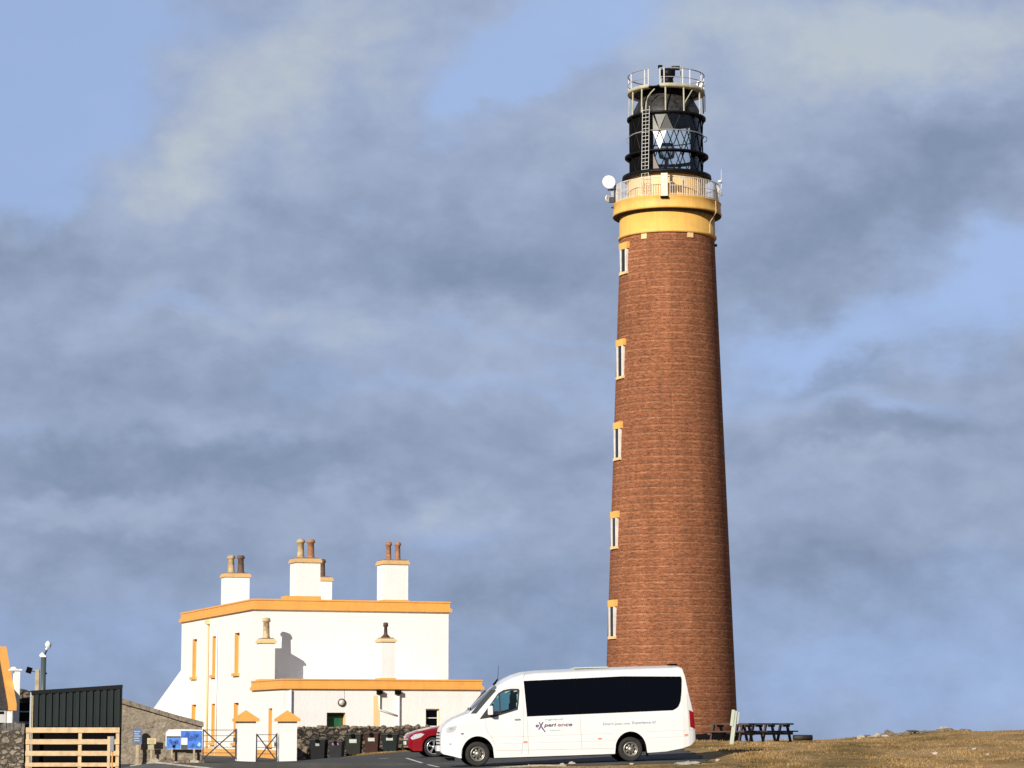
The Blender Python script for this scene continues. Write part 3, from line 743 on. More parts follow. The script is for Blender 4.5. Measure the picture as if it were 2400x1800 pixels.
    for sx in (-.22, .0, .22):
        ld.tube([M @ Vector((sx, -2.52, zl0)), M @ Vector((sx, -2.30, zl1))], .017 if sx else .010, 5)
    nr = 24
    for k in range(nr):
        t = (k+.5)/nr; z = lerp(zl0, zl1-.1, t); yy = lerp(-2.52, -2.30, t)
        ld.tube([M @ Vector((-.22, yy, z)), M @ Vector((.22, yy, z))], .017, 5)
    ld.build('ladder', WSTEEL, root)
    pts = [M @ Vector((.0, -2.32, zl1-.2)), M @ Vector((.02, -2.30, zl1+.25)), M @ Vector((.10, -2.25, zl1+.55)), M @ Vector((.25, -2.15, zl1+.8)), M @ Vector((.42, -2.05, zl1+1.0))]
    MB().tube(pts, .035, 6).build('ladder_handrail', CREAMST, root)
    # ventilator and instruments
    MB().lathe([(.85, LZ(211)), (.70, LZ(202)), (.34, LZ(198)), (.30, LZ(184)), (.42, LZ(178)), (.42, LZ(165)), (.12, LZ(160)), (.0, LZ(160))], 24, cx=.1, cy=0).build('ventilator', BLACK, root)
    a1_ = MB().box(-.45, -.2, -.1, .1, LZ(160), LZ(153)).box(-.36, -.30, -.03, .03, LZ(185), LZ(160)); a1_.build('wind_sensor', BLACKM, root, bevel=.02)
    MB().tube([(.32, -.05, LZ(160)), (.78, -.05, LZ(160))], .13, 10).tube([(.5, -.05, LZ(175)), (.5, -.05, LZ(162))], .03, 6).build('fog_sensor', DARKST, root)
    MB().tube([(.86, .4, LZ(222)), (.86, .4, LZ(136))], .022, 6).build('whip_aerial', GALV, root)
    MB().lathe([(0, 0), (.18, .04), (.24, .13), (.22, .16), (0, .10)], 16, mtx=Matrix.Translation((1.9, -.6, LZ(205))) @ Matrix.Rotation(R(75), 4, 'X')).build('small_dish', DISHW, root)
    MB().tube([(2.2, 0, zp), (2.2, 0, LZ(262))], .03, 6).build('downlead', GALV, root)
    MB().tube([(2.98*math.sin(VA(62)), -2.98*math.cos(VA(62)), ZD-.02), (3.08*math.sin(VA(62)), -3.08*math.cos(VA(62)), ZD-.1), (3.10*math.sin(VA(62)), -3.10*math.cos(VA(62)), zd0), (2.76*math.sin(VA(60)), -2.76*math.cos(VA(60)), zt2-.3), (2.74*math.sin(VA(60)), -2.74*math.cos(VA(60)), zb)], .02, 6).build('conduit', PALEOCHRE, root)
    # dishes on the left of gallery
    def dish(px, py, r, Yo, yaw, name='microwave_dish'):
        p = P(px, py, LY+Yo)-Vector((LXc, LY, LB))
        d = MB().lathe([(0, .0), (r*.6, -.03), (r, -.10), (r, -.16), (r*.98, -.16), (0, -.12)], 32,
                       mtx=Matrix.Translation(p) @ Matrix.Rotation(R(yaw), 4, 'Z') @ Matrix.Rotation(R(-90), 4, 'X')).build(name, DISHW, root)
        return p, d
    p1, d1 = dish(1426, 427.5, .37, -.6, 8)
    p2, d2 = dish(1420.5, 466, .20, -.4, 50)
    xm = PX(1441, LY-.3, 460)-LXc
    MB().tube([(xm, -.3, LZ(492)), (xm, -.3, LZ(426))], .045, 8).build('aerial_pole', GALV, root)
    for pts in ([p1+Vector((.05, .1, 0)), (xm, -.3, p1.z-.05)], [p2+Vector((.05, .1, 0)), (xm, -.3, p2.z)], [(xm-.4, -.4, LZ(449)), (xm, -.3, LZ(446))],
                [(xm, -.3, LZ(447)), (xm+.35, -.2, LZ(447))], [(xm, -.3, LZ(476)), (xm+.35, -.2, LZ(476))], [(xm-.2, -.3, LZ(489)), (xm+.1, -.2, LZ(489))]):
        MB().tube(pts, .045, 6).build('dish_bracket', DARKST, root)
    MB().box(xm-.34, xm-.05, -.45, -.2, LZ(477), LZ(466)).build('radio_unit', DARKST, root)
    MB().box(xm-.22, xm-.08, -.5, -.38, LZ(466), LZ(450)).build('radio_unit', GALV, root)
    xr = PX(1690.5, LY, 420)-LXc
    MB().tube([(xr, 0, LZ(450)), (xr, 0, LZ(396))], [.03, .012], 6).build('whip_aerial', WSTEEL, root)
    MB().rock((xr-.08, -.05, LZ(426)), .13, .13, .09, 1, 2, .02).build('aerial_dome', DISHW, root)
    MB().tube([(xr-.30, -.1, LZ(435)), (xr-.05, -.1, LZ(447)), (xr-.02, -.1, LZ(460))], .06, 8).build('horn', DISHW, root)
    MB().box(2.62, 2.78, -.4, -.2, LZ(575), LZ(580)).build('junction_box', BLACKM, root)
build_lighthouse()

# ================================================================== KEEPERS' HOUSE
HG = .22
def build_house():
    root = thing('keepers_house', 'white two storey flat roofed house with ochre trim and seven chimneys pots on stacks', 'house', (-12.64, 130, HG), (0, 0, R(19)))
    root['label'] = 'white two storey flat roofed house with ochre parapet and tall chimneys'
    W, D = 10.0, 17.0; H = 7.44-HG
    AW, AD = 9.68, 6.1; AH = 3.49-HG
    # --- walls with window openings: left facade built as grid with holes
    def wall_grid(b, axis, fixed, a0, a1, z0, z1, holes, depth, sign):
        """axis 'y': wall in plane x=fixed; axis 'x': wall in plane y=fixed. holes (a0,a1,z0,z1); depth into wall (sign)"""
        As = sorted({a0, a1, *[h[0] for h in holes], *[h[1] for h in holes]}); Zs = sorted({z0, z1, *[h[2] for h in holes], *[h[3] for h in holes]})
        def pt(a, z, d=0): return (fixed+d*sign, a, z) if axis == 'y' else (a, fixed+d*sign, z)
        for i in range(len(As)-1):
            for j in range(len(Zs)-1):
                am, zm = (As[i]+As[i+1])/2, (Zs[j]+Zs[j+1])/2
                if any(h[0] < am < h[1] and h[2] < zm < h[3] for h in holes): continue
                b.face([pt(As[i], Zs[j]), pt(As[i+1], Zs[j]), pt(As[i+1], Zs[j+1]), pt(As[i], Zs[j+1])])
    holesL = [(13.0, 14.1), (8.2, 9.2), (3.05, 4.1)]
    up = [(a, b, 4.41-HG, 6.42-HG) for a, b in holesL]; lo = [(a, b, .95-HG, 2.93-HG) for a, b in holesL]
    w = MB()
    wall_grid(w, 'y', 0, 0, D, 0, H, up+lo, .3, 1)
    wall_grid(w, 'y', W, 0, D, 0, H, [], .3, -1)
    wall_grid(w, 'x', 0, 0, W, 0, H, [], .3, 1); wall_grid(w, 'x', D, 0, W, 0, H, [], .3, 1)
    w.face([(0, 0, H), (W, 0, H), (W, D, H), (0, D, H)])
    w.build('main_wall', WHITE, root)
    w = MB(); hA = [(-3.9, -3.2, .9-HG, 2.6-HG)]
    wall_grid(w, 'y', 0.003, -AD, 0, 0, AH, hA, .3, 1)
    hF = [(2.09, 3.0, .0, 2.39-HG), (6.94, 7.62, 1.72-HG, 2.58-HG)]
    wall_grid(w, 'x', -AD, 0.003, AW, 0, AH, hF, .3, 1)
    wall_grid(w, 'y', AW, -AD, 0, 0, AH, [], .3, -1)
    w.face([(0.003, -AD, AH), (AW, -AD, AH), (AW, 0, AH), (0.003, 0, AH)])
    w.build('annex_wall', WHITE, root)
    # recesses
    def recess(a0, a1, z0, z1, axis, fixed, rev, name='window', depth=.24, glass=PANE):
        def bx(b, aa, bb, d0, d1, zz0, zz1):
            if axis == 'y': b.box(fixed+d0, fixed+d1, aa, bb, zz0, zz1)
            else: b.box(aa, bb, fixed+d0, fixed+d1, zz0, zz1)
            return b
        fr = MB(); t = .06
        bx(fr, a0, a0+t, depth-.03, depth+.04, z0, z1); bx(fr, a1-t, a1, depth-.03, depth+.04, z0, z1)
        bx(fr, a0+t, a1-t, depth-.03, depth+.04, z1-t, z1); bx(fr, a0+t, a1-t, depth-.03, depth+.04, z0, z0+t)
        bx(fr, a0+t, a1-t, depth-.03, depth+.04, (z0+z1)/2-.02, (z0+z1)/2+.02)
        win = fr.build(name, mat('white_window_frame', (.74, .74, .72), .5, var=.05), root)
        bx(MB(), a0+t, a1-t, depth+.0, depth+.02, z0+t, z1-t).build('pane', glass, win)
        rv = MB()
        e = .004
        bx(rv, a0-.09, a0+e, e*.5, depth+.05, z0, z1); bx(rv, a1-e, a1+.09, e*.5, depth+.05, z0, z1)
        bx(rv, a0-.09, a1+.09, e*.5, depth+.05, z1-e, z1+.09); bx(rv, a0-.09, a1+.09, e*.5, depth+.05, z0-.09, z0+e)
        rv.build('reveal', rev, win)
        return win
    for (a, b, z0, z1) in up+lo:
        wn = recess(a, b, z0, z1, 'y', 0, OCHRE)
        MB().box(-.12, .2, a-.14, b+.14, z0-.15, z0-.002).build('sill', OCHRE, wn)
    wn = recess(-3.9, -3.2, .9-HG, 2.6-HG, 'y', .003, OCHRE); MB().box(-.12, .2, -4.02, -3.08, .74-HG, .898-HG).build('sill', OCHRE, wn)
    wn = recess(6.94, 7.62, 1.72-HG, 2.58-HG, 'x', -AD, PALEOCHRE, depth=.2, glass=WINGL); MB().box(6.85, 7.72, -AD-.1, -AD+.1, 1.58-HG, 1.718-HG).build('sill', WHITE, wn)
    # green door, deep set
    dr = MB().box(2.15, 2.94, -AD+.42, -AD+.47, 0, 2.0).build('door', GREEND, root)
    MB().box(2.09, 3.0, -AD+.47, -AD+.52, 0, 2.17).build('door_frame', mat('dark_green_frame', (.01, .03, .02), .6), dr)
    MB().tube([(2.25, -AD+.40, 1.0), (2.25, -AD+.36, 1.0), (2.35, -AD+.36, 1.0)], .015, 6).build('handle', GALV, dr)
    rv = MB(); 
    rv.box(2.0, 2.094, -AD+.003, -AD+.52, 0, 2.17).box(2.996, 3.09, -AD+.003, -AD+.52, 0, 2.17).box(2.0, 3.09, -AD+.003, -AD+.52, 2.168, 2.28)
    rv.build('door_reveal', PALEOCHRE, dr)
    # cornices
    def cornice(x0, x1, y0, y1, z0, z1, name):
        hh = z1-z0
        b = MB()
        def ringbox(o, za, zb, t=.35):
            b.box(x0-o, x1+o, y0-o, y0+t, za, zb); b.box(x0-o, x0+t, y0+t, y1-t, za, zb); b.box(x1-t, x1+o, y0+t, y1-t, za, zb); b.box(x0-o, x1+o, y1-t, y1+o, za, zb)
        ringbox(.14, z0, z0+hh*.30); ringbox(.10, z0+hh*.30, z0+hh*.38); ringbox(.05, z0+hh*.38, z0+hh*.86); ringbox(.085, z0+hh*.86, z1)
        return b.build(name, OCHRE, root)
    cornice(0, W, 0, D, H, 7.97-HG, 'parapet')
    b = MB(); hh = 3.96-3.49
    for o, f0, f1 in ((.14, 0, .30), (.10, .30, .38), (.05, .38, .86), (.085, .86, 1)):
        za, zb = AH+hh*f0, AH+hh*f1
        b.box(-o, AW+o, -AD-o, -AD+.35, za, zb).box(-o, .35, -AD+.35, -.14, za, zb).box(AW-.35, AW+o, -AD+.35, -.001, za, zb)
        b.box(-o, -.001, -.14, .25-o, za, zb)
    b.build('annex_parapet', OCHRE, root)
    # plinth
    pl = MB().box(-.05, -.001, -AD-.05, D, 0, .42).box(-.001, AW+.05, -AD-.05, -AD-.001, 0, .30)
    pl.build('base_course', OCHRE, root)
    # chimneys
    def pot(parent, x, y, z, h, r, mm):
        MB().lathe([(r*1.15, z-.02), (r*1.1, z+.06), (r*.92, z+.10), (r*.82, z+h*.80), (r*1.12, z+h*.82), (r*1.15, z+h*.92), (r*.95, z+h*.94), (r*.92, z+h), (r*.6, z+h), (r*.6, z+h*.7), (0, z+h*.7)], 16, cx=x, cy=y).build('chimney_pot', mm, parent)
    def stack(x0, x1, y0, y1, z0, zc, zt, pots, base=None):
        c = MB().box(x0, x1, y0, y1, z0, zc).build('chimney', WHITE, root)
        o = .07
        cb = MB().box(x0-o, x1+o, y0-o, y1+o, zc, zc+(zt-zc)*.6).box(x0-o*.4, x1+o*.4, y0-o*.4, y1+o*.4, zc+(zt-zc)*.6, zt)
        cb.build('cap', PALEOCHRE if z0 < 5 else WEATHERED, c)
        MB().box(x0+.05, x1-.05, y0+.05, y1-.05, zt-.01, zt+.05).build('flaunching', SLAB, c)
        for (px_, py_, h, r, mm) in pots: pot(c, px_, py_, zt+.03, h, r, mm)
        if base:
            MB().box(*base).build('chimney_base', OCHRE, c)
        return c
    zc = 9.80-HG; zt = 10.0-HG; zr = 7.6-HG
    stack(2.12, 3.36, .10, 1.30, zr, zc, zt, [(2.50, .7, .96, .19, POTY), (3.02, .7, .96, .19, POTR)], (1.62, 3.40, .06, 1.1, 7.9-HG, 8.14-HG))
    stack(6.63, 7.90, .10, 1.30, zr, zc, zt, [(7.05, .7, .92, .145, POTR), (7.53, .7, .92, .145, POTR)], (6.60, 7.93, .06, 1.34, 7.9-HG, 8.03-HG))
    stack(1.64, 2.98, 13.6, 14.6, zr, zc, zt, [(2.06, 14.1, .98, .20, POTY), (2.60, 14.1, .98, .19, POTD)])
    stack(6.85, 8.15, 15.6, 16.6, zr, zc, zt, [(7.3, 16.1, 1.0, .17, POTD), (7.72, 16.1, 1.0, .17, POTD)])
    stack(.012, .66, -1.67, -.68, AH+.1, 5.75-HG, 5.95-HG, [(.34, -1.17, 1.0, .18, POTY)], (-.02, .72, -1.75, -.6, AH+.3, 4.02-HG))
    c2 = stack(4.74, 5.42, -AD+.02, -5.2, AH+.1, 5.72-HG, 5.88-HG, [], (4.70, 5.46, -AD-.02, -5.16, AH+.3, 4.02-HG))
    MB().lathe([(.28, 5.88-HG), (.26, 5.93-HG), (.11, 6.08-HG), (.09, 6.12-HG), (.075, 6.45-HG), (.12, 6.46-HG), (.12, 6.62-HG), (.07, 6.66-HG), (0, 6.66-HG)], 16, cx=5.08, cy=-5.6).build('chimney_pot', RUSTP, c2)
    # sloping end wall at the back left
    MB().prism([(0, 16.4, 0), (-4.0, 16.4, 0), (-3.8, 16.4, .0), (-1.42, 16.4, 2.87-HG), (-.0, 16.4, 4.84-HG)][0:2]+[(-3.4, 16.4, .1), (-1.42, 16.4, 2.87-HG), (0, 16.4, 4.86-HG)], (0, .5, 0)).build('wing_wall', WHITE, root)
    # pipes on the left facade
    def pipe(pts, r, name='drainpipe', mm=PALEOCHRE): return MB().tube(pts, r, 8).build(name, mm, root)
    pipe([(-.07, 10.0, 0), (-.07, 10.0, H-.15)], .05); pipe([(-.07, 7.9, 0), (-.07, 7.9, H-.9)], .045, mm=WHITE)
    MB().box(-.2, -.005, 9.85, 10.15, H-.35, H-.1).build('hopper', PALEOCHRE, root)
    # pipes and fittings on annex front
    yf = -AD
    WP = mat('white_pipe', (.78, .77, .74), .5, var=.05)
    pipe([(.32, yf-.09, 0), (.32, yf-.09, AH-.05)], .055, mm=WP)
    pipe([(5.58, yf-.09, 0), (5.58, yf-.09, AH-.22)], .05, mm=WP)
    pipe([(4.62, yf-.09, AH-.22), (4.62, yf-.09, AH-.95), (5.55, yf-.09, AH-1.25)], .045, mm=WP)
    for x in (4.60, 5.50): MB().box(x-.10, x+.14, yf-.26, yf-.005, AH-.24, AH-.05).build('hopper', BLACKM, root)
    MB().box(4.36, 4.66, yf-.006, yf-.001, .30, AH-.3).build('painted_stripe', PALEOCHRE, root)
    lt = MB().lathe([(.14, 0), (.14, .07), (.11, .12), (0, .14)], 16, mtx=Matrix.Translation((2.80, yf, 2.86-HG)) @ Matrix.Rotation(R(90), 4, 'X')).build('wall_light', mat('bulkhead_diffuser', (.62, .56, .46), .4), root)
    MB().lathe([(.145, 0), (.19, .0), (.19, .06), (.145, .075)], 16, mtx=Matrix.Translation((2.80, yf, 2.86-HG)) @ Matrix.Rotation(R(90), 4, 'X')).build('rim', DARKST, lt)
    MB().tube([(2.93, yf-.012, 3.0-HG), (2.93, yf-.012, AH)], .008, 4).build('cable', SEAM, root)
build_house()

# ================================================================== GATE PILLARS, GATES
def gate_pillar(px0, px1, ybase, pxc, label):
    Y = 114.6; root_x = PX((px0+px1)/2, Y); zb = PZ(1786, Y)-.15
    w = (P(px1, 1740, Y).x-P(px0, 1740, Y).x)
    r = thing('gate_pillar', label, 'gate pillar', (root_x, Y, zb), (0, 0, R(14)), 'white gate pillars with pyramid caps')
    hw = w/2*.86; H = PZ(1691, Y)-zb; HT = PZ(1664, Y)-zb
    MB().box(-hw, hw, -hw*.98, hw*.98, 0, H).build('shaft', WHITE, r)
    o = hw+.13; c = MB(); c.box(-o, o, -o, o, H, H+.13)
    b = [(-o+.03, -o+.03, H+.13), (o-.03, -o+.03, H+.13), (o-.03, o-.03, H+.13), (-o+.03, o-.03, H+.13)]; t = (0, 0, HT)
    for i in range(4): c.face([b[i], b[(i+1) % 4], t])
    c.build('cap', OCHRE, r)
    return r
gate_pillar(551, 600, 1785, 575, 'left white gate pillar with ochre pyramid cap, between the two iron gates')
gate_pillar(650, 696, 1786, 670, 'right white gate pillar with ochre pyramid cap, beside the rubble wall and bins')
def gate(pxa, pxb, ytop, ybot, ybars, label, n):
    Y = 114.4; zb = PZ(1786, Y); x0 = PX(pxa, Y); x1 = PX(pxb, Y)
    r = thing('iron_gate', label, 'gate', (x0, Y, zb), (0, 0, 0), 'dark iron field gates')
    w = x1-x0; zt = PZ(ytop, Y)-zb; z0 = PZ(ybot, Y)-zb
    MB().box(0, .05, -.03, .03, z0-.03, zt+.04).box(w-.06, w, -.03, .03, z0-.03, zt+.06).build('stile', GATEM, r)
    b = MB()
    for k in range(n): z = lerp(z0, zt, k/(n-1)); b.tube([(.04, 0, z), (w-.04, 0, z)], .013 if 0 < k < n-1 else .016, 6)
    b.build('bars', GATEM, r)
    MB().tube([(.04, -.03, z0), (w-.04, -.03, zt)], .03, 6).tube([(.04, .03, zt), (w-.04, .03, z0)], .03, 6).build('cross_brace', GATEM, r)
    MB().box(w-.13, w-.0, -.07, -.03, zt-.5, zt-.32).build('latch', GATEM, r)
gate(474.5, 554, 1711, 1778, 0, 'wider dark iron gate with crossed braces, right of the blue notice board', 6)
gate(600, 650, 1722, 1782, 0, 'narrower dark iron gate with crossed braces, between the two white pillars', 5)

# ================================================================== WALLS AND SMALL BUILDINGS
def rubble_wall(name, label, x0, y0, x1, y1, h0, h1, thick, m, cope='rough', seed=1, cat='wall', zfun=height, sink=.3):
    """wall along a line with uneven face and a top course of separate looking stones"""
    d = Vector((x1-x0, y1-y0)); Ln = d.length; ang = math.atan2(d.y, d.x)
    zb = zfun(x0, y0)-sink
    r = thing(name, label, cat, (x0, y0, zb), (0, 0, ang))
    nx = max(4, int(Ln/.12)); nz = 14; b = MB(); rnd = random.Random(seed)
    def top(u): return (lerp(h0, h1, u)-zb)
    for side in (-1, 1):
        g = []
        for i in range(nx+1):
            u = i/nx; col = []
            for j in range(nz+1):
                z = top(u)*j/nz
                n_ = mn.noise(Vector((u*Ln*2.2+seed*5, z*3.0, side*4)))*.045+mn.noise(Vector((u*Ln*6, z*7, side)))*.02
                col.append(b.bm.verts.new((u*Ln, side*(thick/2)+n_*side, z)))
            g.append(col)
        for i in range(nx):
            for j in range(nz): b.bm.faces.new((g[i][j], g[i+1][j], g[i+1][j+1], g[i][j+1]))
    t = thick/2
    b.box(0, Ln, -t+.03, t-.03, -.1, 0.01)
    for u in (0, 1): b.box(u*Ln-.02, u*Ln+.02, -t, t, 0, top(u)-.01)
    b.face([(0, -t, top(0)), (Ln, -t, top(1)), (Ln, t, top(1)), (0, t, top(0))])
    b.build('wall_face', m, r)
    c = MB()
    if cope == 'rough':
        x = 0
        while x < Ln:
            w = rnd.uniform(.14, .42); hh = rnd.uniform(.06, .14)
            c.rock((x+w/2, rnd.uniform(-.05, .05), top(min(1, x/Ln))+hh*.3), w*.58, t*1.05, hh, rnd.random()*50, 2, .25); x += w*.9
        c.build('coping', ROCKB if m is STONED else SLAB, r)
    elif cope == 'upright':
        x = 0
        while x < Ln:
            w = rnd.uniform(.07, .13); hh = rnd.uniform(.17, .24)
            M = Matrix.Translation((x+w/2, 0, top(x/Ln))) @ Matrix.Rotation(rnd.uniform(-.1, .1), 4, 'Y')
            c.box(-w*.46, w*.46, -t*1.08, t*1.08, -.02, hh, M); x += w
        c.build('coping', mat('grey_cope_stone', (.12, .11, .10), .9, var=.6, vscale=6, bump=.8), r)
    elif cope == 'slab':
        sl = []
        x = 0
        while x < Ln:
            w = min(rnd.uniform(.5, .8), Ln-x); a, e = top(x/Ln), top((x+w)/Ln)
            c.prism([(x+.005, -t-.13, a+.0), (x+w-.005, -t-.13, e+.0), (x+w-.005, -t-.13, e+.17+rnd.uniform(-.01, .01)), (x+.005, -t-.13, a+.17+rnd.uniform(-.01, .01))], (0, 2*t+.26, 0)); x += w
        c.build('coping', SLAB, r)
    return r
# wall behind the bins
a = P(697, 1712, 119.2); b_ = P(1040, 1712, 119.2)
rubble_wall('rubble_wall', 'low dark dry stone rubble wall behind the row of wheelie bins', a.x, 119.2, b_.x+1.0, 119.5, PZ(1708, 119.2), PZ(1707, 119.2)+.0, .45, STONED, 'rough', 4)
# left foreground wall
a = P(-60, 1712, 83.6); b_ = P(64, 1712, 83.2)
rubble_wall('rubble_wall', 'grey stone wall with upright cope stones at the left edge, beside the timber fence', a.x, 83.8, b_.x, 83.2, PZ(1712, 83.5), PZ(1711, 83.5), .45, STONE, 'upright', 2)
# sloping gable wall behind the signs
def sloping_wall():
    Y = 100.0; x0 = PX(215, Y); x1 = PX(473.5, Y); zb = .0
    r = thing('stone_outbuilding', 'long grey stone outbuilding gable with sloping slab coping behind the signs', 'outbuilding', (x0, Y, zb), (0, 0, 0))
    pts = [(215, 1640), (285, 1648), (352, 1668), (420, 1688), (473.5, 1703)]
    g = []; b = MB(); nz = 14; xs = []
    for i in range(len(pts)-1):
        for k in range(9): t = k/9; xs.append((lerp(pts[i][0], pts[i+1][0], t), lerp(pts[i][1], pts[i+1][1], t)))
    xs.append(pts[-1])
    for side, dy in ((-1, 0), (1, 3.0)):
        sx_ = -.25*dy
        g = []
        for (px, py) in xs:
            p = P(px, py, Y); col = []
            for j in range(nz+1):
                z = (p.z-zb)*j/nz; n_ = mn.noise(Vector((px*.05, z*2.4, side*3)))*.05 if side < 0 else 0
                col.append(b.bm.verts.new((p.x-x0+sx_, dy-n_, z)))
            g.append(col)
        for i in range(len(g)-1):
            for j in range(nz): b.bm.faces.new((g[i][j], g[i+1][j], g[i+1][j+1], g[i][j+1]))
    p = P(473.5, 1703, Y); b.face([(p.x-x0, 0, 0), (p.x-x0-.75, 3, 0), (p.x-x0-.75, 3, p.z-zb), (p.x-x0, 0, p.z-zb)]); b.face([(0, 0, 0), (-.75, 3, 0), (-.75, 3, P(215, 1640, Y).z-zb), (0, 0, P(215, 1640, Y).z-zb)])
    b.build('gable_wall', STONEP, r)
    c = MB(); cp = [(215, 1632, 1640), (285, 1636, 1648), (352, 1657, 1667), (420, 1677, 1688), (479, 1692, 1704)]
    for i in range(len(cp)-1):
        for k in range(3):
            t0, t1 = k/3, (k+1)/3-.01
            A = P(lerp(cp[i][0], cp[i+1][0], t0), lerp(cp[i][2], cp[i+1][2], t0), Y); B = P(lerp(cp[i][0], cp[i+1][0], t1), lerp(cp[i][2], cp[i+1][2], t1), Y)
            A2 = P(lerp(cp[i][0], cp[i+1][0], t0), lerp(cp[i][1], cp[i+1][1], t0), Y); B2 = P(lerp(cp[i][0], cp[i+1][0], t1), lerp(cp[i][1], cp[i+1][1], t1), Y)
            c.prism([(A.x-x0, -.16, A.z-zb), (B.x-x0, -.16, B.z-zb), (B2.x-x0, -.16, B2.z-zb), (A2.x-x0, -.16, A2.z-zb)], (-.82, 3.3, 0))
    c.build('coping', SLAB, r)
sloping_wall()
ORDN = ['first', 'second', 'third', 'fourth', 'fifth', 'sixth', 'seventh', 'eighth', 'ninth', 'tenth']
# tumbled stones at the foot of that wall
def rock_obj(name, label, cat, px, py, Y, rx, ry, rz, m, seed, group=None, z=None):
    p = P(px, py, Y); gz = height(p.x, Y) if z is None else z
    b = MB().rock((0, 0, 0), rx, ry, rz, seed, 3, .35, seed*1.3)
    o = b.build(name, m, None, (p.x, Y, gz+rz*.35)); tag(o, label, cat, group); return o
for i, (px, rx, rz, Y) in enumerate([(366, .20, .16, 99.3), (377, .16, .12, 99.2), (396, .26, .13, 99.1), (408, .13, .10, 98.9), (421, .22, .14, 99.2), (437, .20, .16, 99.3), (455, .26, .15, 99.2), (470, .18, .14, 99.1), (388, .14, .20, 99.5), (360, .12, .20, 99.5)]):
    lb = ('pale' if i % 3 == 0 else 'brown')+' rough stone under the blue notice board, %s from the left' % ORDN[sorted([366, 377, 396, 408, 421, 437, 455, 470, 388, 360]).index(px)]
    rock_obj('boulder', lb, 'stone', px, 1780, Y, rx, .2, rz, ROCKB if i % 3 else ROCKL, i+3, 'loose stones below the notice board')
for i, (px, py, rx, rz) in enumerate([(703, 1775, .22, .30), (716, 1760, .18, .22), (700, 1750, .2, .2), (712, 1781, .15, .12)]):
    o = rock_obj('boulder', ['widest upright', 'middle', 'topmost', 'lowest and smallest'][i]+' brown stone piled between right white pillar and first bin', 'stone', px, py, 118.3, rx, .2, rz, ROCKB, i+31, 'stones piled beside the bins')
    o.location.z = max(o.location.z, PZ(py, 118.3))
# --- timber slatted fence
def fence():
    Y = 80.0; x0 = PX(60, Y); x1 = PX(280, Y); zb = .42
    r = thing('slatted_fence', 'new pale timber fence of wide spaced horizontal rails in front of dark shed', 'fence', (x0, Y, zb))
    W = x1-x0
    def rail(ya, yb, xa=0, xb=None):
        za, zt = PZ(yb, Y)-zb, PZ(ya, Y)-zb
        MB().box(xa, xb if xb else W, -.035, .0, za, zt).build('rail', TIMBER, r, bevel=.006)
    for ya, yb in ((1705, 1717.5), (1732.5, 1744.5), (1760, 1771.5), (1787.5, 1797)): rail(ya, yb)
    rail(1815, 1827)
    for px in (60.5, 183, 271):
        xa = PX(px, Y)-x0; MB().box(xa, xa+.105, .002, .10, 0, PZ(1706, Y)-zb).build('post', TIMBER, r, bevel=.006)
    return r
fence()
def post_box():
    Y = 79.2; x0 = PX(252, Y)
    r = thing('meter_post', 'pale timber post carrying a small grey metal box, in front of the fence', 'post', (x0, Y, .4))
    z = PZ(1726, Y)-.4
    MB().box(0, .085, -.04, .05, 0, z).build('post', TIMBER, r, bevel=.005)
    MB().box(.125, .165, -.02, .03, 0, z-.1).build('side_post', mat('orange_timber', (.60, .30, .08), .7, var=.2), r)
    MB().box(.087, .195, -.06, .05, PZ(1761, Y)-.4, z+.004).build('meter_box', mat('grey_box', (.20, .21, .24), .5, var=.15), r, bevel=.008)
post_box()
def shed():
    Y = 82.0; x0 = PX(76, Y); x1 = PX(283.5, Y); zb = .4
    r = thing('clad_shed', 'dark green vertically clad metal shed with sloping top behind timber fence', 'shed', (x0, Y, zb))
    W = x1-x0; zl, zr_ = PZ(1621, Y)-zb, PZ(1607, Y)-zb
    zc = PZ(1703, Y)-zb
    MB().prism([(0, 0, zc), (W, 0, zc), (W, 0, zr_), (0, 0, zl)], (-.35, 1.6, 0)).build('wall', SHEDM, r)
    MB().prism([(-.02, .45, 0), (W-.06, .45, 0), (W-.06, .45, zc-.002), (-.02, .45, zc-.002)], (-.30, 1.1, 0)).build('store_void_shade', BLACKM, r)  # black box painting in the shade of the open space under the cladding
    rb = MB(); n = 13
    for k in range(n):
        xa = W*(k+.5)/n
        rb.prism([(xa-.072, -.001, zc), (xa-.056, -.05, zc), (xa+.056, -.05, zc), (xa+.072, -.001, zc)], (0, 0, lerp(zl, zr_, xa/W)-(zc)-.03))
    rb.build('cladding_rib', SHEDM, r)
    MB().prism([(-.06, -.07, zl-.09), (W+.03, -.07, zr_-.09), (W+.03, -.07, zr_+.03), (-.06, -.07, zl+.03)], (-.38, 1.75, 0)).build('roof_edge', SHEDK, r)
    MB().box(W-.03, W+.012, -.045, -.002, zc, zr_-.1).build('corner_trim', SHEDK, r)
    MB().box(-.10, -.045, -.05, .02, 0, zl-.02).build('corner_post', GALV, r)
    MB().box(-.045, -.002, -.03, .02, 0, zl-.12).build('corner_batten', TIMBERO, r)
shed()
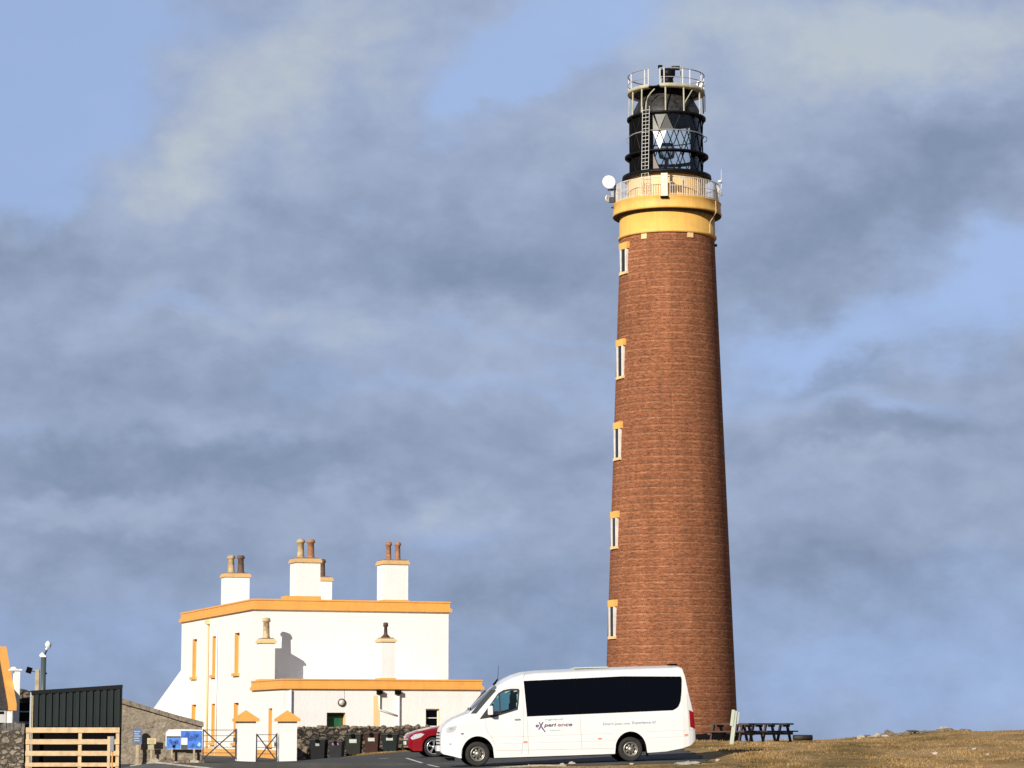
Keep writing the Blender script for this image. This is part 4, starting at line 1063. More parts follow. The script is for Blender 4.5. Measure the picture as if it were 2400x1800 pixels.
def pole_things():
    Y = 86.0; x = PX(97.5, Y)
    r = thing('metal_pole', 'thick grey metal pole rising behind the shed, topped by a white camera', 'pole', (x, Y, .3))
    z = PZ(1540, Y)-.3
    MB().tube([(0, 0, 0), (0, 0, z)], .088, 16).build('shaft', mat('grey_green_metal', (.13, .16, .15), .35, .5, var=.1), r)
    MB().prism([(-.10, -.09, z), (.10, -.09, z), (.09, -.09, z+.03), (-.04, -.09, z+.16), (-.13, -.09, z+.06)], (0, .18, 0)).build('bracket', DISHW, r)
    MB().tube([(.02, 0, z+.05), (.11, 0, z+.26)], .03, 6).build('arm', DARKST, r)
    MB().rock((.14, 0, z+.40), .10, .10, .12, 5, 3, .1).rock((.09, 0, z+.26), .05, .05, .05, 5, 2, .1).build('camera_head', DISHW, r)
    MB().box(.08, .12, -.05, .02, z-.55, z-.5).build('clamp', BLACKM, r)
    Y = 88.0; x = PX(84, Y)
    r = thing('floodlight_post', 'weathered timber post with a tilted black floodlight, left of the grey pole', 'floodlight', (x, Y, .3))
    MB().box(-.065, .065, -.065, .065, 0, PZ(1569, Y)-.3).build('post', TIMBERO, r)
    p = P(69.5, 1571, Y)
    M = Matrix.Translation((p.x-x, -.1, p.z-.3)) @ Matrix.Rotation(R(18), 4, 'Y') @ Matrix.Rotation(R(20), 4, 'Z')
    MB().box(-.09, .09, -.04, .05, -.10, .10, M).build('lamp_head', BLACKM, r, bevel=.01)
    MB().tube([(p.x-x+.05, -.08, p.z-.32), (-.05, -.03, p.z-.36)], .012, 5).build('arm', BLACKM, r)
pole_things()
def cottage():
    E = P(34, 1651, 97.0); zb = .2
    r = thing('cottage', 'white cottage with dark slate roof and ochre raking skew at left edge', 'cottage', (E.x, 97.0, zb), (0, 0, R(17)))
    ze = E.z-zb; zr_ = PZ(1524, 100.6)-zb; hw = 3.7; W = -7.0
    MB().prism([(0, 0, 0), (0, 2*hw, 0), (0, 2*hw, ze-.1), (0, hw, zr_-.15), (0, 0, ze-.1)], (W, 0, 0)).build('wall', WHITE, r)
    s = (zr_-ze)/hw
    MB().prism([(W, -.12, ze-.08), (W, hw, zr_), (W, hw, zr_-.10), (W, -.12, ze-.18)], (-W-.24, 0, 0)).prism([(W, hw, zr_), (W, 2*hw+.12, ze-.08), (W, 2*hw+.12, ze-.18), (W, hw, zr_-.10)], (-W-.24, 0, 0)).build('roof', SLATE, r)
    MB().prism([(-.24, -.16, ze-.22), (-.24, -.16, ze+.02), (-.24, hw, zr_+.14), (-.24, 2*hw+.1, ze+.02), (-.24, 2*hw+.1, ze-.22), (-.24, hw, zr_-.12)], (.30, 0, 0)).build('skew', OCHRE, r)
    pr = MB().box(.07, .27, .8, 1.3, 0, PZ(1572, 98.0)-zb).build('chimney', WHITE, r)
    z2 = PZ(1572, 98.0)-zb
    MB().box(-.1, .33, .75, 1.35, z2, z2+.06).lathe([(.0, z2+.15), (.10, z2+.13), (.14, z2+.06)], 16, cx=.06, cy=1.0).build('cap', WHITE, pr)
    wn = MB().box(-1.4, -.30, -.03, -.001, ze-.95, ze-.15).build('window', WSTEEL, r)
    MB().box(-1.32, -.38, -.045, -.03, ze-.35, ze-.25).build('pane', PANE, wn)
    MB().tube([(-.10, -.09, 0), (-.10, -.09, ze-.2)], .05, 8).build('drainpipe', WSTEEL, r)
cottage()
def bothy():
    Y = 104.0; x0 = PX(26, Y); x1 = PX(150, Y); zb = .1
    r = thing('stone_bothy', 'small stone building with a black two pane window, between cottage and shed', 'outbuilding', (x0, Y, zb))
    W = x1-x0; p0 = PZ(1613, Y)-zb; p1 = PZ(1640, Y)-zb; xm = PX(72, Y)-x0
    wa, wb = PX(42, Y)-x0, PX(70.5, Y)-x0; za, zt = PZ(1693, Y)-zb, PZ(1648, Y)-zb
    b = MB(); b.box(0, wa, 0, 2.5, 0, zt+.02).box(wb, W, 0, 2.5, 0, zt+.02).box(wa, wb, 0, 2.5, 0, za)
    b.prism([(0, 0, zt+.02), (W, 0, zt+.02), (W, 0, PZ(1646, Y)-zb), (xm, 0, PZ(1629, Y)-zb), (0, 0, p0)], (0, 2.5, 0))
    b.build('wall', STONED, r)
    rk = MB()
    rnd = random.Random(5)
    for k in range(26):
        t = rnd.random(); x = t*W*.8; rk.rock((x, -.05+rnd.random()*.3, lerp(p0, PZ(1640, Y)-zb, t)-rnd.random()*.30), .14, .1, .07, k, 1, .3)
    rk.build('roof_stones', ROCKB, r)
    wn = MB().box(wa, wb, .0, .12, za-.03, za+.03).build('window', GALV, r)
    MB().box(wa, wb, .06, .12, (za+zt)/2+.02, (za+zt)/2+.07).build('glazing_bar', GALV, wn)
    MB().box(wa, wb, .14, .18, za, zt).build('pane', WINGL, wn)
bothy()
# --- signs
def signs():
    Y = 99.6; x = PX(322, Y); zb = PZ(1786, Y)-.1
    r = thing('blue_sign', 'small faded blue notice with arched top on a timber post by stone wall', 'sign', (x, Y, zb))
    MB().box(-.06, .06, -.03, .04, 0, PZ(1742, Y)-zb).build('post', TIMBERO, r)
    w = (PX(333, Y)-PX(311.5, Y))/2; z0, z1 = PZ(1744, Y)-zb, PZ(1711.5, Y)-zb
    pts = [(-w, -.06, z0), (w, -.06, z0), (w, -.06, z1)]+[(w*.8*math.cos(t), -.06, z1+.09*math.sin(t)) for t in [math.pi*k/8 for k in range(9)]]+[(-w, -.06, z1)]
    b = MB().prism(pts, (0, .03, 0)).build('board', SIGNB, r)
    t = MB()
    for k, (a, c) in enumerate(((-.7, .6), (-.7, .3), (-.7, .7), (-.7, .4), (-.7, .5))): t.box(w*a, w*c, -.064, -.061, z1-.06-k*.085, z1-.03-k*.085)
    t.build('lettering', mat('pale_print', (.38, .44, .52), .6), b)
    x = PX(355.5, Y+.05); Y2 = Y+.05; zb = PZ(1786, Y2)-.1
    r = thing('cream_sign', 'small cream board above a beige plate on a stub post, right of blue notice', 'sign', (x, Y2, zb))
    w = (PX(366, Y2)-PX(345.5, Y2))/2
    b = MB().box(-w, w, -.05, -.01, PZ(1744, Y2)-zb, PZ(1730, Y2)-zb).build('board', SIGNY, r)
    zc = PZ(1730, Y2)-zb
    MB().box(-w*.7, w*.7, -.054, -.051, zc-.08, zc-.06).box(-w*.7, w*.5, -.054, -.051, zc-.14, zc-.12).box(-w*.7, w*.6, -.054, -.051, zc-.19, zc-.175).build('lettering', mat('brown_print', (.30, .22, .12), .7), b)
    MB().box(-w*.85, w*.55, -.03, .0, PZ(1757, Y2)-zb, PZ(1746, Y2)-zb).build('lower_plate', mat('beige_plate', (.38, .33, .22), .7, var=.2), r)
    MB().box(-.05, .03, .0, .05, 0, PZ(1748, Y2)-zb).build('post', TIMBERO, r)
    # notice board on two legs
    Y3 = 99.72; xa, xb = PX(388, Y3), PX(474.5, Y3); zb = PZ(1787, Y3)-.1
    r = thing('notice_board', 'wide blue and white information board in front of the stone wall', 'notice board', (xa, Y3, zb))
    W = xb-xa; z0, z1 = PZ(1756, Y3)-zb, PZ(1711, Y3)-zb
    pts = [(0, 0, z1-.10), (0, 0, z0+.14), (.07, 0, z0), (W, 0, z0), (W, 0, z1+.01), (.55, 0, z1+.03), (.10, 0, z1+.02)]
    b = MB().prism(pts, (0, .06, 0)).build('panel', mat('white_laminate', (.72, .76, .78), .35, var=.08), r)
    hx = W*.40
    MB().box(.03, hx, -.006, -.001, z0+.015, z0+.42).build('blue_map', BLUEL, b)
    MB().box(hx+.01, W-.02, -.006, -.001, z0+.015, z1-.03).build('blue_map', BLUEP, b)
    MB().box(.03, hx, -.007, -.001, z0+.425, z0+.485).build('photo_strip', mat('dark_photo_print', (.06, .03, .05), .5, var=.7, vscale=9), b)
    MB().box(hx+.04, hx+.26, -.010, -.006, z0+.17, z0+.42).build('white_notice', DISHW, b)
    MB().box(hx+.04, hx+.27, -.009, -.006, z0-.02, z0+.16).build('dark_photo', mat('dark_green_print', (.05, .07, .06), .5, var=.7, vscale=12), b)
    sh = MB()
    for cx_, cz_, s in ((.30, .18, .10), (.42, .26, .07), (.18, .30, .06), (.33, .08, .06)):
        sh.prism([(cx_+s*math.cos(t)*(1+.3*math.sin(3*t)), -.009, z0+cz_+s*1.3*math.sin(t)) for t in [2*math.pi*k/9 for k in range(9)]], (0, .002, 0))
    for cx_, cz_, s in ((.80, .50, .09), (.95, .40, .07), (1.10, .46, .08), (1.02, .14, .06), (1.2, .5, .05)):
        sh.prism([(cx_+s*math.cos(t)*(1+.3*math.sin(2*t)), -.009, z0+cz_+s*1.5*math.sin(t)) for t in [2*math.pi*k/9 for k in range(9)]], (0, .002, 0))
    sh.build('map_island', mat('deep_blue_print', (.010, .065, .34), .5), b)
    MB().prism([(W-.20, -.009, z0+.14), (W-.10, -.009, z0+.10), (W-.06, -.009, z0+.20), (W-.13, -.009, z0+.27)], (0, .002, 0)).build('sticker', mat('pale_blue_sticker', (.30, .58, .80), .5), b)
    for xx in (.20, W-.35): MB().box(xx, xx+.07, .01, .08, 0, z0-.003).build('leg', TIMBERO, r)
signs()
# --- wheelie bins
def bin_(px0, px1, ytop, ybot, Y, m, label, stick, zfix=None, yaw=0):
    x = PX((px0+px1)/2, Y); zb = PZ(ybot, Y); H = PZ(ytop, Y)-zb; w = (PX(px1, Y)-PX(px0, Y))/2
    r = thing('wheelie_bin', label, 'bin', (x, Y, zb), (0, 0, R(yaw)), 'wheelie bins along the rubble wall')
    hb = H*.86; d = .34; wb = w*.78
    b = MB(); v = [(-wb, -d*.75, 0), (wb, -d*.75, 0), (wb, d*.8, 0), (-wb, d*.8, 0), (-w*.93, -d, hb), (w*.93, -d, hb), (w*.93, d, hb), (-w*.93, d, hb)]
    vs = [b.bm.verts.new(p) for p in v]
    for f in ((3,2,1,0),(4,5,6,7),(0,1,5,4),(1,2,6,5),(2,3,7,6),(3,0,4,7)): b.bm.faces.new([vs[i] for i in f])
    b.build('body', m, r, bevel=.025)
    l = MB(); l.prism([(-w, -d-.04, hb), (w, -d-.04, hb), (w, -d-.04, hb+.05), (w*.8, -d-.02, hb+.10), (-w*.8, -d-.02, hb+.10), (-w, -d-.04, hb+.05)], (0, 2*d+.06, 0))
    l.build('lid', m, r, bevel=.015)
    MB().tube([(-w*.7, d+.06, hb), (w*.7, d+.06, hb)], .02, 6).build('handle', BLACKM, r)
    MB().box(-w*.22, w*.22, -d-.07, -d-.035, hb-.10, hb+.06).build('lid_grip', BLACKM, r, bevel=.01)
    for sx in (-1, 1): MB().tube([(sx*wb*.85-.02, d*.8, .09), (sx*wb*.85+.03, d*.8, .09)], .09, 12).build('wheel', RUB, r)
    if stick: 
        M = Matrix.Rotation(-.10, 4, 'X')
        sw, sh, sz = stick[1]*w, stick[2], stick[3]
        yy = -d*.75-(d*.25)*sz/hb-.012
        MB().prism([(-sw, yy+.03, sz-sh), (sw, yy+.03, sz-sh), (sw, yy-.02, sz+sh), (-sw, yy-.02, sz+sh)], (0, .01, 0)).build('sticker', stick[0], r)
bin_(727, 768, 1728, 1783, 115.3, BINK, 'black wheelie bin with small pale sticker, nearest the white pillar', (STICKG, .22, .10, .68), yaw=-8)
bin_(772, 807, 1733, 1782, 115.3, BING, 'charcoal wheelie bin with pink sticker, second from the white pillar', (STICKP, .42, .07, .68), yaw=-8)
bin_(809, 850, 1715, 1774, 117.3, BINO, 'olive black wheelie bin with white square sticker, middle of the row', (STICK, .42, .11, .66), yaw=-5)
bin_(854, 891, 1713, 1767, 117.3, BINB, 'brown wheelie bin with white square sticker', (STICK, .42, .10, .60), yaw=-5)
bin_(895, 935, 1717, 1763, 117.3, BINT, 'dark green black wheelie bin with white sticker, nearest the red car', (STICK, .40, .08, .55), yaw=-5)

# ================================================================== VEHICLES
def interp(tab, s):
    if s <= tab[0][0]: return tab[0][1]
    for i in range(len(tab)-1):
        if s <= tab[i+1][0]:
            t = (s-tab[i][0])/(tab[i+1][0]-tab[i][0]); return lerp(tab[i][1], tab[i+1][1], t)
    return tab[-1][1]
class Body:
    """lofted vehicle shell: x = along, -y near side, z up"""
    def __init__(s, zt, zb, W, arches, belt, tumble, shoulder, roofarc):
        s.zt, s.zb, s.W, s.arches, s.belt, s.tumble, s.shoulder, s.roofarc = zt, zb, W, arches, belt, tumble, shoulder, roofarc
    def bottom(s, x):
        z = interp(s.zb, x)
        for (c, rx, rz, zc) in s.arches:
            if abs(x-c) < rx: z = max(z, zc+rz*math.sqrt(max(0, 1-((x-c)/rx)**2)))
        return z
    def side(s, x, z):
        w = interp(s.W, x); t = max(0, z-s.belt)
        low = max(0, .55-z)
        return w - s.tumble*(t/1.2)**1.35 - .05*low
    def shell(s, x0, x1, nx, holes, extra=()):
        xs = sorted({*[lerp(x0, x1, i/nx) for i in range(nx+1)], *extra})
        nzs, nr = 26, 8; bm = bmesh.new(); cols = []
        for x in xs:
            zt = interp(s.zt, x); zb = s.bottom(x); sh = interp(s.shoulder, x); zsh = zt-sh
            zsh = max(zsh, zb+.02)
            half = []
            for j in range(nzs+1):
                z = lerp(zb, zsh, j/nzs); half.append((s.side(x, z), z))
            ws = s.side(x, zsh)
            for k in range(1, nr+1):
                a = math.pi/2*k/nr; ra = interp(s.roofarc, x)
                half.append((ws-ra*(1-math.cos(a)) if k < nr else ws-ra, zsh+sh*.72*math.sin(a)))
            yr = ws-interp(s.roofarc, x)
            for k in range(1, 5):
                t = k/4; half.append((yr*(1-t), zsh+sh*(.72+.28*(1-(1-t)**2))))
            pts = [(-y, z) for y, z in half]+[(y, z) for y, z in half[::-1][1:]]
            cols.append([bm.verts.new((x, y, z)) for y, z in pts])
        H = holes
        for i in range(len(cols)-1):
            for j in range(len(cols[0])-1):
                v = (cols[i][j], cols[i][j+1], cols[i+1][j+1], cols[i+1][j])
                c = sum((q.co for q in v), Vector())/4
                if any(h(c) for h in H): continue
                f = bm.faces.new(v); f.smooth = True
        for col in (cols[0], cols[-1]):
            try: bm.faces.new(col)
            except Exception: pass
        return bm
def inpoly(poly, x, z):
    c = False; n = len(poly)
    for i in range(n):
        x1, z1 = poly[i]; x2, z2 = poly[(i+1) % n]
        if (z1 > z) != (z2 > z) and x < (x2-x1)*(z-z1)/(z2-z1)+x1: c = not c
    return c
def side_patch(body, poly, off, rows=14, cols=24, side=-1, thick=None):
    """curved panel over a convex outline given in (x, z)"""
    zs = [p[1] for p in poly]; z0, z1 = min(zs)+1e-4, max(zs)-1e-4; b = MB(); g = []
    n = len(poly)
    for j in range(rows+1):
        z = lerp(z0, z1, j/rows); xs = []
        for i in range(n):
            (xa, za), (xb, zb) = poly[i], poly[(i+1) % n]
            if (za > z) != (zb > z): xs.append(xa+(xb-xa)*(z-za)/(zb-za))
        if len(xs) < 2: continue
        a, c = min(xs), max(xs)
        g.append([b.bm.verts.new((lerp(a, c, k/cols), side*(body.side(lerp(a, c, k/cols), z)+off), z)) for k in range(cols+1)])
    for j in range(len(g)-1):
        for k in range(cols):
            f = b.bm.faces.new((g[j][k], g[j][k+1], g[j+1][k+1], g[j+1][k])); f.smooth = True
    return b
def offset_poly(poly, d):
    cx = sum(p[0] for p in poly)/len(poly); cz = sum(p[1] for p in poly)/len(poly)
    w = max(p[0] for p in poly)-min(p[0] for p in poly); h = max(p[1] for p in poly)-min(p[1] for p in poly)
    return [(cx+(x-cx)*(1+2*d/w), cz+(z-cz)*(1+2*d/h)) for x, z in poly]
def wheel(parent, x, y, r, rim, kind, m, side=-1):
    """side -1: outer face looks to -y"""
    M = Matrix.Translation((x, y, r)) @ (Matrix.Rotation(math.pi/2, 4, 'X') if side < 0 else Matrix.Rotation(-math.pi/2, 4, 'X'))
    w = MB().lathe([(rim, -.02), (rim+.015, .0), (r*.90, .012), (r*.97, .0), (r, -.03), (r, -.20), (r*.95, -.225), (rim, -.225)], 40, mtx=M).build('wheel', RUB, parent)
    if kind == 'steel':
        b = MB().lathe([(rim+.004, -.005), (rim, .008), (rim-.022, .004), (rim-.035, -.03), (rim*.70, -.055), (rim*.55, -.035), (rim*.42, -.02), (rim*.36, .015), (rim*.26, .03), (.0, .034)], 32, mtx=M)
        b.build('rim', m, w)
        h = MB()
        for k in range(8):
            a = 2*math.pi*k/8; h.rock(M @ Vector((rim*.60*math.cos(a), rim*.60*math.sin(a), -.036)), .028, .014, .028, k, 1, .0)
        h.build('rim_hole', BLACKM, w)
    else:
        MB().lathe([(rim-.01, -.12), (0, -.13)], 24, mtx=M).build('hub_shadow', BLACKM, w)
        b = MB().lathe([(rim+.004, -.005), (rim, .006), (rim-.025, .0), (rim-.03, -.05)], 32, mtx=M)
        b.lathe([(.07, -.03), (.06, .01), (0, .012)], 16, mtx=M)
        for k in range(5):
            a = 2*math.pi*k/5+.3
            for da in (-.13, .13):
                p0 = Vector((.05*math.cos(a), .05*math.sin(a), -.005)); p1 = Vector(((rim-.015)*math.cos(a+da), (rim-.015)*math.sin(a+da), -.015))
                b.tube([M @ p0, M @ p1], .017, 5)
        b.build('rim', m, w)
    return w
def to_text(txt, size, m, name, parent, shear=.25, boldness=.012):
    cu = bpy.data.curves.new(name, 'FONT'); cu.body = txt; cu.size = size; cu.shear = shear; cu.extrude = .002; cu.offset = boldness*size
    o = bpy.data.objects.new(name, cu); COL.objects.link(o)
    bpy.context.view_layer.update(); dg = bpy.context.evaluated_depsgraph_get()
    me = bpy.data.meshes.new_from_object(o.evaluated_get(dg)); bpy.data.objects.remove(o)
    me.materials.clear(); me.materials.append(m)
    q = bpy.data.objects.new(name, me); COL.objects.link(q); q.parent = parent
    return q

def build_van():
    SCL = 81.4; NY = 75.6
    YAW, ROLL = R(6.5), -math.atan(.030)
    def vz(px, py): return ((px-1121)/80.3, (1796-.03*(px-1121)-py)/SCL)
    p = P(1121, 1796, NY)
    ex = Vector((math.cos(YAW), math.sin(YAW), .030)).normalized(); ey = Vector((-math.sin(YAW), math.cos(YAW), 0)); ez = ex.cross(ey)
    M = Matrix((ex, ey, ez)).transposed()
    loc = p + M @ Vector((0, 1.0, 0))
    root = thing('minibus', 'long white high roofed minibus with black side windows parked before the lighthouse', 'minibus', loc, M.to_euler())
    zt = [(-1.03, .84), (-1.01, 1.0), (-.97, 1.13), (-.85, 1.27), (-.64, 1.40), (-.40, 1.49), (-.20, 1.56), (0, 1.72), (.30, 2.0), (.565, 2.24), (.70, 2.35), (.86, 2.45), (1.1, 2.56), (1.37, 2.635), (1.8, 2.67), (3.5, 2.70), (5.6, 2.71), (5.90, 2.70), (5.99, 2.66), (6.05, 2.45), (6.14, 1.87), (6.25, 1.35), (6.29, .9)]
    zb = [(-1.03, .42), (-.97, .37), (-.7, .30), (-.5, .24), (.4, .22), (4.9, .23), (5.4, .25), (5.85, .32), (6.12, .40), (6.29, .55)]
    W = [(-1.03, .72), (-1.00, .80), (-.94, .87), (-.82, .92), (-.5, .975), (-.1, .995), (.6, 1.0), (5.9, 1.0), (6.08, .98), (6.20, .94), (6.29, .88)]
    sh = [(-1.1, .10), (-.2, .15), (.3, .18), (.9, .26), (1.4, .26), (5.7, .24), (5.98, .14), (6.10, .08), (6.29, .05)]
    ra = [(-1.1, .20), (-.2, .22), (.5, .20), (1.4, .26), (5.9, .24), (6.29, .1)]
    bd = Body(zt, zb, W, [(0, .46, .50, .345), (4.385, .45, .50, .345)], 1.15, .13, sh, ra)
    Z7 = lambda x, y: vz(1020+x/6.9125, 1560+y/6.9125)
    Z8 = lambda x, y: vz(1330+x/6.9125, 1560+y/6.9125)
    drv = [Z7(745, 880), Z7(980, 845), Z7(1160, 790), Z7(1345, 735), Z7(1362, 640), Z7(1386, 430), Z7(1370, 408), Z7(1250, 408), Z7(1130, 430), Z7(1050, 480), Z7(930, 640), Z7(830, 770)]
    drv_in = offset_poly(drv, -.06)
    lw = [Z7(1462, 258)]+[Z8(0, 235), Z8(900, 200), Z8(1800, 186), Z8(1845, 200), Z8(1857, 240), Z8(1850, 330), Z8(1838, 460), Z8(1815, 600), Z8(1780, 680), Z8(1730, 725), Z8(1650, 760), Z8(1200, 772), Z8(600, 800), Z8(0, 822)]+[Z7(1492, 845)]
    holes = [lambda c: abs(c.y) > .75 and inpoly(drv_in, c.x, c.z),
             lambda c: -.12 < c.x < .56 and abs(c.y) < .80 and c.z > interp(zt, c.x)-.20]
    bm = bd.shell(-1.03, 6.29, 260, holes, [z[0] for z in zt])
    mb = MB(); mb.bm.free(); mb.bm = bm; body = mb.build('body', VANW, root)
    # underbody and cab interior
    MB().box(.52, 3.84, -.86, .86, .20, .45).box(4.80, 5.6, -.80, .80, .26, .5).box(-.95, -.5, -.75, .75, .28, .6).build('underbody', BLACKM, root)
    it = MB().box(-.5, .0, -.93, .93, .9, 1.30).box(1.5, 1.55, -.78, .78, .5, 2.4).box(.0, 1.5, -.9, .9, .45, .5)
    it.build('cab_interior', BLACKM, root)
    for sy in (-.50, .45):
        st = MB().box(.75, 1.30, sy-.25, sy+.25, .75, 1.02).prism([(1.12, sy-.25, 1.0), (1.32, sy-.25, 1.0), (1.50, sy-.25, 1.72), (1.36, sy-.25, 1.74)], (0, .5, 0)).prism([(1.33, sy-.14, 1.74), (1.46, sy-.14, 1.74), (1.50, sy-.14, 1.98), (1.40, sy-.14, 1.98)], (0, .28, 0))
        st.build('seat', SEATM, root, bevel=.03)
    MB().tube([Vector((.42+.08*math.sin(t), .45+.19*math.cos(t), 1.38+.17*math.sin(t))) for t in [2*math.pi*k/20 for k in range(20)]], .016, 6, closed=True).build('steering_wheel', BLACKM, root)
    for side in (-1, 1):
        side_patch(bd, offset_poly(drv, .015), .001, side=side)
        # rubber surround as ring of thin quads
        outer = offset_poly(drv, .012); inner = offset_poly(drv, -.05); b = MB(); n = len(drv)
        for i in range(n):
            q = [outer[i], outer[(i+1) % n], inner[(i+1) % n], inner[i]]
            b.face([(x, side*(bd.side(x, z)+.006), z) for x, z in q])
        b.build('window_seal', PLASTK, root)
        gl = side_patch(bd, offset_poly(drv, -.03), .003, side=side).build('cab_window', TINT, root)
        a = Z7(1070, 480); c = Z7(1075, 830)
        b = MB(); b.face([(x, side*(bd.side(x, z)+.008), z) for x, z in ((a[0]-.018, c[1]+.02), (a[0]+.02, c[1]+.02), (a[0]+.02, a[1]), (a[0]-.018, a[1]))]); b.build('divider', PLASTK, gl)
        wnd = side_patch(bd, lw, .006, 20, 60, side).build('side_window', WINGL, root)
        for pxs in (1350.5, 1477):
            s0 = (pxs-1121)/80.3; b = MB(); b.face([(x, side*(bd.side(x, z)+.009), z) for x, z in ((s0-.006, 1.48), (s0+.006, 1.48), (s0+.006, 2.25), (s0-.006, 2.25))]); b.build('divider', BLACKM, wnd)
        # lower corner trim of front quarter
        tr = [Z7(740, 885), Z7(985, 845), Z7(900, 760), Z7(860, 730)]
        side_patch(bd, tr, .010, 4, 6, side).build('quarter_trim', PLASTK, root)
        # shut lines
        ln = MB()
        def sl(pts, w=.009, b=ln):
            for i in range(len(pts)-1):
                (xa, za), (xb, zb_) = pts[i], pts[i+1]; d = Vector((xb-xa, zb_-za)).normalized(); nn = Vector((-d.y, d.x))*w
                nseg = 6
                for k in range(nseg):
                    t0, t1 = k/nseg, (k+1)/nseg
                    c0 = Vector((lerp(xa, xb, t0), lerp(za, zb_, t0))); c1 = Vector((lerp(xa, xb, t1), lerp(za, zb_, t1)))
                    b.face([(q.x, side*(bd.side(q.x, q.y)+.004), q.y) for q in (c0-nn, c1-nn, c1+nn, c0+nn)])
        sl([Z7(838, 880), Z7(835, 1000), Z7(870, 1110), Z7(930, 1180), Z7(965, 1290)]); sl([Z7(1440, 420), Z7(1435, 1000), Z7(1415, 1250), Z7(1385, 1440)]); sl([Z7(1492, 850), Z7(1500, 1440)])
        sl([Z8(190, 840), Z8(205, 1350)]); sl([Z7(980, 1385), Z7(1500, 1375), Z8(0, 1362), Z8(720, 1350)], .007); sl([Z7(960, 1280), Z7(1500, 1265), Z8(0, 1245), Z8(760, 1225)], .005)
        sl([Z7(850, 1170), Z7(1500, 1160), Z8(0, 1135), Z8(700, 1110)], .005); sl([Z8(1240, 1190), Z8(1900, 1160)], .005); sl([Z8(1240, 1085), Z8(1960, 1060), Z8(2050, 1050)], .005); sl([Z8(1920, 480), Z8(1940, 1060)], .006)
        sl([Z7(1130, 400), Z7(1390, 360), Z7(1440, 400)], .006); sl([Z7(1455, 130), Z7(1462, 258)], .006)
        ln.build('shut_line', SEAM2, root)
        for q in (Z7(1455, 1248), Z8(497, 1197), Z8(1885, 1138)):
            side_patch(bd, [(q[0]-.055, q[1]-.025), (q[0]+.055, q[1]-.025), (q[0]+.055, q[1]+.025), (q[0]-.055, q[1]+.025)], .006, 2, 2, side).build('side_marker', ORNL, root)
        # front indicator dots, bonnet badge
        for q, m_ in ((Z7(462, 1118), INKP), (Z7(270, 1280), SEAM)):
            side_patch(bd, [(q[0]-.035, q[1]-.02), (q[0]+.035, q[1]-.02), (q[0]+.035, q[1]+.02), (q[0]-.035, q[1]+.02)], .006, 2, 2, side).build('side_repeater', m_, root)
        hd = [Z7(215, 1025), Z7(240, 1010), Z7(380, 990), Z7(355, 1060), Z7(325, 1090), Z7(225, 1110), Z7(195, 1080)]
        hl = side_patch(bd, hd, .006, 8, 8, side).build('headlight', LAMPG, root)
        side_patch(bd, [Z7(250, 1030), Z7(330, 1015), Z7(320, 1055), Z7(260, 1065)], .010, 4, 4, side).build('bulb_unit', SEAM, hl)
        tl = [Z8(1945, 738), Z8(2022, 738), Z8(2040, 1045), Z8(1955, 1045)]
        side_patch(bd, tl, .010, 8, 6, side).build('tail_light', REDL, root)
        h = Z7(1335, 890); b = MB().box(h[0]-.08, h[0]+.08, side*1.015-.018, side*1.015+.018, h[1]-.018, h[1]+.018).build('door_handle', mat('grey_handle', (.28, .28, .28), .4), root, bevel=.008)
        # mirror
        mr = Z7(905, 750); my = side*(1.0+.17)
        MB().box(mr[0]-.07, mr[0]+.07, my-.10, my+.10, mr[1]-.13, mr[1]+.13).build('mirror', DISHW, root, bevel=.03)
        MB().tube([(mr[0], side*.97, mr[1]-.12), (mr[0], my, mr[1]-.13)], .035, 8).build('mirror_arm', PLASTK, root)
        # wheel arch lining
        for c in (0, 4.385):
            b = MB(); b.lathe([(.47, -.34), (.47, .0)], 30, a0=(math.pi/2-.12 if side < 0 else -math.pi/2-.12), a1=(math.pi*1.5+.12 if side < 0 else math.pi/2+.12), mtx=Matrix.Translation((c, side*.985, .345)) @ Matrix.Rotation(math.pi/2 if side < 0 else -math.pi/2, 4, 'X') )
            b.box(c-.55, c+.55, side*.60-.02, side*.60+.02, .32, .95)
            b.build('wheel_arch', BLACKM, root)
            wheel(root, c, side*.955, .345, .205, 'steel', RIMS, side)
    # mud flap
    MB().box(4.86, 4.89, -.97, -.70, .12, .45).build('mud_flap', BLACKM, root)
    # windscreen: a sheet following the raked front
    b = MB(); g = []
    for i in range(13):
        x = lerp(-.17, .60, i/12); z = interp(zt, x); g.append([])
        for k in range(17):
            u = lerp(-.84, .84, k/16); zz = z-.05*(abs(u)/.84)**2.2*1.0+.012; g[-1].append(b.bm.verts.new((x-.0, u, zz-.04*(abs(u)/.84)**4)))
    for i in range(12):
        for k in range(16): f = b.bm.faces.new((g[i][k], g[i][k+1], g[i+1][k+1], g[i+1][k])); f.smooth = True
    b.build('windscreen', mat('dark_windscreen', (.06, .065, .065), .08, spec=.7), root)
    # side edge of the windscreen seen from the flank
    for side in (-1, 1):
        q = [Z7(600, 800), Z7(690, 795), Z7(1018, 425), Z7(935, 412)]
        b = MB()
        b.face([(x, side*(bd.side(x, z)*.0+.0+interp(W, x)-.035-(.13*(max(0, z-1.15)/1.2)**1.35)+.045), z) for x, z in q]); b.build('windscreen_edge', mat('dark_windscreen', (.06, .065, .065)), root)
    # wipers, bonnet gap
    MB().tube([(-.16, -.7, 1.60), (-.10, -.1, 1.66)], .014, 5).tube([(-.16, -.05, 1.60), (-.10, .5, 1.66)], .014, 5).build('wiper', BLACKM, root)
    # grille, bumper, plate
    gr = MB()
    for k in range(5): gr.box(-1.05, -1.02, -.50+.03*k, .50-.03*k, .62+.085*k-.0, .655+.085*k)
    gr.build('grille', PLASTK, root)
    MB().box(-1.09, -1.035, -.30, .30, .46, .60).build('number_plate', PLATE, root)
